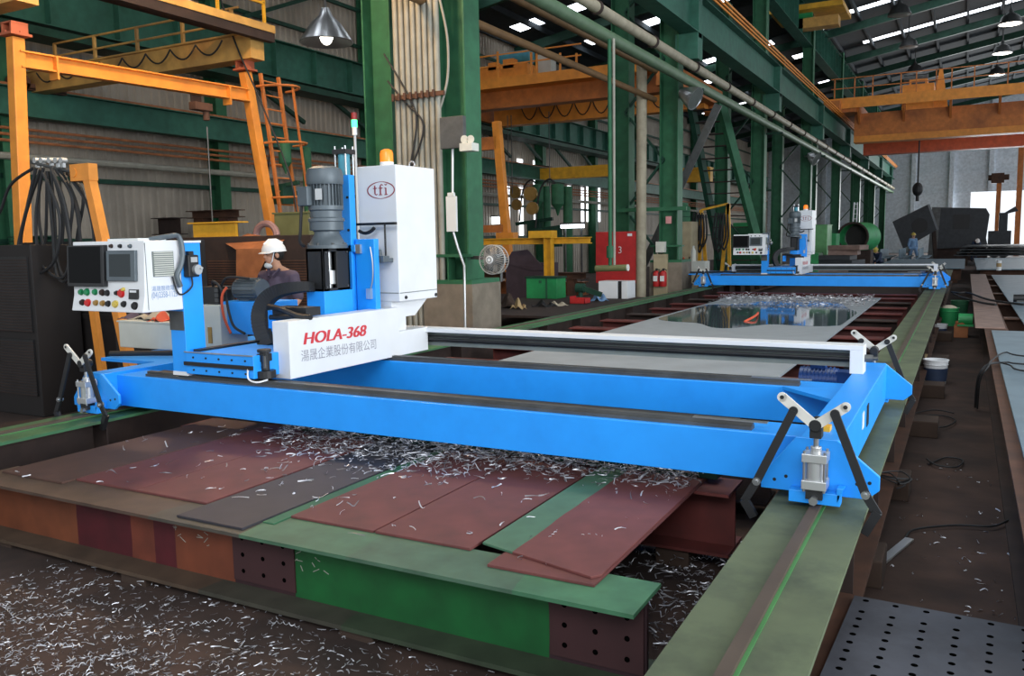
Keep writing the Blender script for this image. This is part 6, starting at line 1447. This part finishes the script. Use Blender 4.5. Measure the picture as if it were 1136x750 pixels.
for i, pts in enumerate(([(1056, 324), (1064, 325), (1075, 325), (1095, 332), (1120, 336), (1136, 338)], [(1058, 326), (1068, 330), (1090, 336), (1105, 338)])):
    q = [atz(x, y, Z2 + .05) for x, y in pts]
    pipe('cable', ['long black cable from the far gantry across the gap to the right', 'second black cable from the far gantry across the gap'][i], smooth_path(q), .02, M['rubber'])
p = atz(1131, 335, Z2 + .018)
r = thing('torch_head', 'dark cutting torch lying on the middle bluish plate', 'torch', (p.x, p.y, p.z)); MB().cyl((p.x - .1, p.y, p.z + .07), (p.x + .2, p.y, p.z + .07), .07).build('body', M['black'], r, smooth=True); MB().box(p.x - .05, p.x + .3, p.y - .06, p.y + .06, p.z, p.z + .03).build('foot', M['dull'], r)
# dark slabs and tables beyond
FZT = .02
for i, (x0_, x1_, y0_, y1_, z, m_, lab) in enumerate(((-3.0, .0, 32.5, 44, -.02, 'plate_blue', 'far bluish plate behind the right clamp of the far gantry'), (.35, 4.5, 31.5, 45, -.02, 'plate_blue', 'far bluish plate carrying the small can'))):
    plate('steel_plate', lab, [(x0_, y0_), (x1_, y0_), (x1_, y1_), (x0_, y1_)], z, .03, M[m_], 'far bluish plates')
    for y in (y0_ + .5, y1_ - .5):
        o = MB().hbeam((x0_ + .1, y, z - .2), (x1_ - .1, y, z - .2), .4, .3).box(x0_ + .2, x0_ + .4, y - .1, y + .1, FZ, z - .4).box(x1_ - .4, x1_ - .2, y - .1, y + .1, FZ, z - .4).build('trestle_beam', M['rust']); tag(o, 'rusty trestle beam under the far bluish plates', 'beam', 'trestles under the far plates')
for i in range(5):
    a, b = at(1000 + 16 * i, 284, 47), at(1012 + 16 * i, 275, 49)
    o = MB().box(-5.4 + .85 * i, -5.36 + .85 * i, 45, 50, .05, .45).box(-5.6 + .85 * i, -4.95 + .85 * i, 45, 50, .02, .05).box(-5.4 + .85 * i, -5.2 + .85 * i, 45.2, 45.5, FZ, .02).box(-5.4 + .85 * i, -5.2 + .85 * i, 49.5, 49.8, FZ, .02).build('ribbed_panel', M['plate_blue']); tag(o, 'upright rib of the ribbed panel, number %s from the left, by the blue worker' % 'one two three four five'.split()[i], 'steel panel', 'ribbed panels beside the blue worker')
for i in range(4):
    a, b = at(1058 + 3 * i, 284, 50), at(1140, 280, 50)
    plate('dark_plate', ['bottom dark plate of the stack by the doorway', 'second dark plate of the stack by the doorway', 'third dark plate of the stack by the doorway', 'top dark plate of the stack by the doorway'][i], [(a.x, 49.5), (6.5, 49.5), (6.5, 56), (a.x + .3, 56)], .0 + .15 * i, .05, M['plate_dark'], 'stack of dark plates by the doorway')
    for x in (a.x + .5, 5.5):
        o = MB().box(x, x + .15, 50, 55.5, FZ if i == 0 else .05 + .15 * (i - 1), .15 * i).build('spacer_timber', M['wood']); tag(o, 'timber spacer between the stacked dark plates', 'timber', 'timber spacers in the dark plate stack')
# buckets and clutter in the aisle
def bucket(px, pyb, pyt, wpx, z, m, name, label, band=None, full=None):
    p = atz(px, pyb, z); s = s_at(p); h = (pyb - pyt) * s; rr_ = wpx * s / 2
    r = thing(name, label, 'bucket', (p.x, p.y + rr_, z), 'buckets in the aisle')
    c = (p.x, p.y + rr_, z)
    MB().lathe([(rr_ * .86, 0), (rr_, h * .97), (rr_ * 1.07, h * .97), (rr_ * 1.07, h), (rr_ * .95, h), (rr_ * .84, h * .04), (.001, h * .04)], c, 'z', 24).build('pail', m, r, smooth=True)
    MB().torus((c[0], c[1], z + h * .8), rr_ * .99, rr_ * .05, 'z').build('rim_ring', m, r)
    if band: MB().lathe([(rr_ * .9, h * .12), (rr_ * 1.0, h * .66), (rr_ * .985, h * .66), (rr_ * .88, h * .12)], c, 'z', 24).build('label_band', band, r, smooth=True)
    if full: MB().ball((c[0], c[1], z + h * .9), (rr_ * .9, rr_ * .9, h * .25)).build('contents', full, r, smooth=True)
    MB().tube([Vector((c[0] + rr_ * 1.02 * math.cos(t), c[1] - rr_ * .25 * math.sin(t), z + h * .9 - rr_ * .7 * math.sin(t))) for t in [math.pi * k / 10 for k in range(11)]], .006, 6).build('handle', M['dull'], r)
    return r
navy = mat('navy_label', (52, 66, 92), .5)
bucket(1037, 427, 400, 25, FZ, M['white'], 'plastic_bucket', 'white plastic bucket with navy label in the aisle', navy)
bucket(1052, 362, 342, 20, FZ, M['green_bright'], 'green_bucket', 'green bucket stuffed with white rag further along the aisle', None, M['cloth'])
bucket(1064, 352, 334, 18, FZ, M['green'], 'green_bucket', 'dark green bucket behind the one with the white rag')
bucket(1042, 374, 360, 15, FZ, M['white'], 'plastic_bucket', 'smaller white bucket before the green buckets', navy)
p = atz(1068, 375, FZ); s = s_at(p)
r = thing('oil_pump', 'small rusty and green pump beside the green buckets', 'pump', (p.x, p.y, FZ))
MB().box(p.x - 9 * s, p.x + 5 * s, p.y, p.y + .3, FZ, FZ + 13 * s).cyl((p.x - 2 * s, p.y + .1, FZ + 13 * s), (p.x - 2 * s, p.y + .1, FZ + 18 * s), .09).build('body', M['rust_orange'], r, bevel=.01)
MB().cyl((p.x - 5 * s, p.y + .1, FZ + 20 * s), (p.x + 9 * s, p.y + .1, FZ + 20 * s), .1, n=16).box(p.x - 6 * s, p.x + 10 * s, p.y - .02, p.y + .22, FZ + 13 * s, FZ + 15 * s).build('motor', M['green_bright'], r, smooth=True)
p = atz(1018, 412, FZ); s = s_at(p)
o = MB().box(p.x - 6 * s, p.x + 7 * s, p.y, p.y + .4, FZ, FZ + 13 * s).box(p.x - 7 * s, p.x + 8 * s, p.y - .02, p.y + .42, FZ + 13 * s, FZ + 15 * s).build('cardboard_box', M['cardboard'], bevel=.006); tag(o, 'tan carton between the right track beam and the white bucket', 'carton')
p = atz(1108, 300, .01); s = s_at(p); r = thing('small_can', 'small white can with tan band on the far bluish plate', 'can', (p.x, p.y, .01)); MB().cyl((p.x, p.y, .01), (p.x, p.y, .01 + 11 * s), 4 * s / 1.6, n=16).build('can', M['white'], r, smooth=True); MB().cyl((p.x, p.y, .01 + 4 * s), (p.x, p.y, .01 + 8 * s), 4 * s / 1.58, n=16).build('label_band', M['cardboard'], r)
# loose things on the aisle floor
a, b = atz(966, 633, FZ + .012), atz(1009, 598, FZ + .012)
o = MB().bar(a, b, .045, .012).build('flat_bar', M['alu']); tag(o, 'short bright flat bar lying on the aisle floor', 'steel bar')
for i, pts in enumerate(([(1005, 470), (1020, 462), (1045, 462), (1060, 468), (1045, 476), (1022, 472), (1010, 464), (1035, 458), (1058, 462)], [(1030, 515), (1050, 508), (1068, 512), (1060, 520), (1038, 518), (1028, 512)], [(1005, 596), (1015, 588), (1060, 584), (1100, 586), (1118, 580)])):
    pipe('cable', ['coiled black cable on the aisle floor beside the packing block', 'single loop of black cable in the aisle', 'thin black cable trailing across the aisle floor'][i], smooth_path([atz(x, y, FZ + .012) + Vector((0, 0, .004 * k)) for k, (x, y) in enumerate(pts)]), .006, M['rubber'], 'black cables on the aisle floor')
q = MB(); rnd = random.Random(3)
c = atz(992, 538, -.36)
for k in range(5): q.tube(smooth_path([c + Vector((-.12, 0, .06)), c + Vector((rnd.uniform(-.04, .05), rnd.uniform(-.1, .1), rnd.uniform(.0, .1))), c + Vector((rnd.uniform(.0, .1), rnd.uniform(-.1, .1), rnd.uniform(.0, .06))), c + Vector((.02, rnd.uniform(-.1, .1), .005))]), .005, 5)
tag(q.build('cable_bunch', M['rubber']), 'bunch of black cables hanging at the right clamp hook', 'cable')
# perforated sheet at the lower right corner
ps = thing('perforated_sheet', 'grey perforated steel sheet at the lower right corner', 'steel sheet', (.2, 3.3, -.345))
za = -.345
A_, B_ = atz(948, 662, za), atz(1136, 697, za)
ex = (B_ - A_).normalized(); ey = Vector((-ex.y, ex.x, 0)) * -1
P0 = A_
cor = [P0, P0 + ex * 1.1, P0 + ex * 1.1 + ey * 1.6, P0 + ey * 1.6]
MB().prism([(v.x, v.y) for v in cor], 'z', za, za + .006).build('sheet', M['perf'], ps)
for i in range(9):
    for j in range(9):
        y = .035 + (.12 + .075 * (j - 1) if j else 0); c = P0 + ex * (.05 + .115 * i) + ey * y
        MB().cyl((c.x, c.y, za + .0062), (c.x, c.y, za + .0066), .0125, n=14).build('hole', M['hole'], ps)
for k, v in enumerate((P0 + ex * .5 + ey * .4, P0 + ex * .8 + ey * 1.2)):
    tag(MB().cbox((v.x, v.y, (FZ + za) / 2), .2, .16, za - FZ - .002).build('packing_timber', M['wood']), 'timber under the perforated sheet', 'block', 'timbers under the perforated sheet')

# ---------------------------------------------------------------- far end of the right bay
Y = 33.0
X0, X1, Z0, Z1 = ext(893, 250, 918, 290, Y)
r = cabinet('green_machine', 'light green machine cabinet just right of the far white cabinet', 'machine', (893, 250, 918, 275), Y, 1.2, 'green_light', FZ, 1, lid=True)
cabinet('green_machine', 'bright green machine base in front of the light green cabinet', 'machine', (890, 281, 908, 292), Y - 2, 1, 'green_bright', FZ, 1)
cabinet('green_crate', 'green crate behind the light green cabinet', 'crate', (916, 259, 928, 275), Y + 2, 1, 'green_bright', FZ, 1)
rnd = random.Random(12)
for i in range(8):
    x0_ = 900 + rnd.uniform(0, 18) + i; w_ = rnd.uniform(32, 42); k = i
    a, b, za, zb = ext(x0_, 290 - 3 * i, x0_ + w_, 293 - 3 * i, 31)
    z = FZ + .17 * i
    o = MB().prism([(a, 31 + rnd.uniform(0, .3)), (b, 31 + rnd.uniform(-.2, .2)), (b + rnd.uniform(-.2, .3), 32.1), (a + rnd.uniform(-.2, .2), 32.2)], 'z', z, z + .165).build('scrap_board', M['board'] if i not in (4, 5) else M['plate_dark'], bevel=.01)
    tag(o, '%s board counting upward in the stack of brown boards past the far cabinet' % 'first second third fourth fifth sixth seventh eighth'.split()[i], 'board', 'stack of brown boards')
c = at(946, 263, 38); c2 = at(955, 266, 38)
r = thing('steel_ring', 'big green rolled steel ring standing behind the brown boards', 'ring', (c.x, 38.5, FZ)); Rr = .62; zc_ = c.z
q = MB(); n = 30
vs = [(c.x + (Rr if o_ else Rr - .07) * math.cos(2 * math.pi * k / n) + (.35 if y_ else 0), 38 + y_ * 1.4, zc_ + (Rr if o_ else Rr - .07) * math.sin(2 * math.pi * k / n)) for o_ in (0, 1) for y_ in (0, 1) for k in range(n)]
fs = []
for k in range(n):
    j = (k + 1) % n; A = lambda o_, y_, t: (o_ * 2 + y_) * n + t
    fs += [(A(0, 0, k), A(0, 1, k), A(0, 1, j), A(0, 0, j)), (A(1, 0, k), A(1, 0, j), A(1, 1, j), A(1, 1, k)), (A(0, 0, k), A(0, 0, j), A(1, 0, j), A(1, 0, k)), (A(0, 1, k), A(1, 1, k), A(1, 1, j), A(0, 1, j))]
q.add(vs, fs); q.build('shell', M['green_bright'], r, smooth=True)
MB().cyl((c.x + .2, 38.6, zc_), (c.x + .2, 38.7, zc_), Rr - .07, n=30).build('shade_disc', M['near_black'], r)  # dark disc added for the shade inside the ring
MB().box(c.x - .4, c.x + .7, 38.1, 39.3, FZ, zc_ - Rr + .06).build('cradle', M['rust_dark'], r)
MB().torus((c.x, 38.0, zc_), Rr - .035, .05, 'y', 30).build('dark_rim', M['rust_dark'], r)
a, b, za, zb = ext(944, 224, 950, 250, 41)
o = MB(); o.bar((a, 41, FZ), (a + .03, 41.8, zb), .05, .05).bar((b, 41, FZ), (b - .03, 41.8, zb), .05, .05)
for k in range(14): z = FZ + (zb - FZ) * (k + .7) / 14; o.bar((a, 41 + .8 * (k + .7) / 14, z), (b, 41 + .8 * (k + .7) / 14, z), .03, .03)
tag(o.build('ladder', M['white']), 'white ladder leaning up behind the green ring', 'ladder')
# big dark fabricated plates by the doorway
Yp = 57.0
q = MB(); P = [at(x, y, Yp) for x, y in ((990, 246), (1029, 227), (1039, 255), (1002, 276))]
o = MB().add(P + [v + Vector((.1, .35, .05)) for v in P], [(3, 2, 1, 0), (4, 5, 6, 7)] + [(k, (k + 1) % 4, 4 + (k + 1) % 4, 4 + k) for k in range(4)])
r = thing('tilted_plate', 'dark square plate with a round hole, tilted behind the blue worker', 'steel plate', (P[3].x, Yp, FZ))
o.build('plate', M['plate_dark'], r); cc_ = (P[0] + P[2]) / 2
MB().cyl(cc_ + Vector((.3, -.03, 0)), cc_ + Vector((.3, .02, 0)), .45, n=20).build('dark_hole', M['black'], r)
MB().bar((P[3].x + .3, Yp + .5, FZ), P[3] + Vector((.5, .45, .6)), .2, .2).bar((P[2].x, Yp + .5, FZ), P[2] + Vector((-.2, .45, .4)), .2, .2).build('prop', M['rust_dark'], r)
Yp = 60.0
q = MB(); P = [at(x, y, Yp) for x, y in ((1038, 230), (1094, 231), (1098, 238), (1094, 264), (1096, 274), (1036, 276))]
r = thing('box_section', 'large dark fabricated box section beside the bright doorway', 'steel structure', ((P[0].x + P[1].x) / 2, Yp, FZ))
MB().add(P + [v + Vector((0, 2.5, 0)) for v in P], [(5, 4, 3, 2, 1, 0), (6, 7, 8, 9, 10, 11)] + [(k, (k + 1) % 6, 6 + (k + 1) % 6, 6 + k) for k in range(6)]).build('shell', M['plate_dark'], r)
a, b, za, zb = ext(1057, 238, 1076, 254, Yp); MB().box(a, b, Yp - .02, Yp + .02, za, zb).build('opening', M['black'], r)
a = P[0]; MB().bar((P[5].x - .1, Yp - .1, FZ), (P[0].x + .05, Yp - .1, P[0].z), .5, .08, (0, 1, 0)).build('edge_flange', M['dull'], r)
MB().box(P[5].x, P[4].x, Yp + .1, Yp + 2.4, FZ, max(P[4].z, P[5].z) + .05).build('base_block', M['rust_dark'], r)
# workers at the far end
p = at(1013, 275, 47.6)
figure('person', 'standing worker in light blue overalls by the tilted dark plate', (at(1013, 262, 51).x, 51, FZ + .0), (.5, -.8), J0(hipl=(-.1, .1, .9), knl=(-.12, .25, .5), anl=(-.12, .2, .08), tol=(-.12, .36, .05), knr=(.1, -.05, .5), anr=(.1, -.2, .1), tor=(.1, -.08, .05)), top='overall', legs='overall', hat='btn_yellow', vox=.02, detail=False, sleeves=1)
K = dict(pelvis=(0, -.1, .45), chest=(0, .12, .72), neck=(0, .25, .86), head=(0, .34, .95), look=(0, .8, -.6), shl=(-.18, .22, .82), shr=(.18, .22, .82), ell=(-.2, .38, .6), elr=(.2, .38, .6), wrl=(-.1, .55, .42), wrr=(.1, .55, .42), hipl=(-.1, -.08, .42), hipr=(.1, -.08, .42), knl=(-.18, .32, .5), knr=(.18, .3, .48), anl=(-.16, .05, .08), anr=(.16, .05, .08), tol=(-.17, .2, .045), tor=(.17, .2, .045))
figure('person', 'crouching worker in dark blue with yellow helmet left of the ribbed panels', (at(975, 282, 43).x, 43, FZ), (-.3, -.9), J0(**K), top='overall_dark', legs='overall_dark', hat='btn_yellow', vox=.02, detail=False, sleeves=1)
Bn = dict(pelvis=(0, -.12, .92), chest=(0, .2, 1.12), neck=(0, .38, 1.2), head=(0, .5, 1.2), look=(0, .7, -.75), shl=(-.17, .35, 1.15), shr=(.17, .35, 1.15), ell=(-.2, .42, .88), elr=(.2, .42, .88), wrl=(-.1, .6, .75), wrr=(.1, .6, .75), hipl=(-.1, -.1, .9), hipr=(.1, -.1, .9))
figure('person', 'stooping welder in dark blue before the dark box section', (at(1081, 262, 57.5).x, 57.5, FZ), (.3, -.9), J0(**Bn), top='overall_dark', legs='overall_dark', hat='helmet', vox=.02, detail=False, sleeves=1)
# machines and hoist posts silhouetted in the doorway
Yd = 70
for i, (px, py0, py1, wd) in enumerate(((1109, 192, 268, .3), (1134, 150, 268, .35))):
    a = at(px, py0, Yd); r = thing('hoist_post', ['orange jib post standing in the bright doorway', 'orange post at the right edge of the doorway'][i], 'post', (a.x, Yd, FZ), 'orange posts in the doorway')
    MB().box(a.x - wd / 2, a.x + wd / 2, Yd, Yd + .3, FZ, a.z).build('post', M['orange_old'], r)
    if i == 0: MB().box(a.x - .5, a.x + .3, Yd - .2, Yd + .4, a.z - .7, a.z).cyl((a.x - .7, Yd + .1, a.z - .3), (a.x + .6, Yd + .1, a.z - .3), .2).build('hoist', M['rust'], r)
a = at(1105, 268, 66)
r = thing('fork_machine', 'dark machine with a raised seat silhouetted in the doorway', 'machine', (a.x, 66, FZ))
a, b, za, zb = ext(1096, 256, 1122, 268, 66)
MB().box(a, b, 66, 67, FZ + .5, zb).box(a + .6, a + 1.1, 66, 66.8, zb, zb + 1.2).prism([(a + .6, zb + 1.0), (a + 1.5, zb + 1.6), (a + 1.7, zb + 1.3)], 'y', 66.1, 66.6).build('body', M['plate_dark'], r)
MB().cyl((a + .4, 65.9, FZ + .45), (a + .4, 67.1, FZ + .45), .45, n=20).cyl((b - .4, 65.9, FZ + .45), (b - .4, 67.1, FZ + .45), .45, n=20).build('wheel', M['rubber'], r)
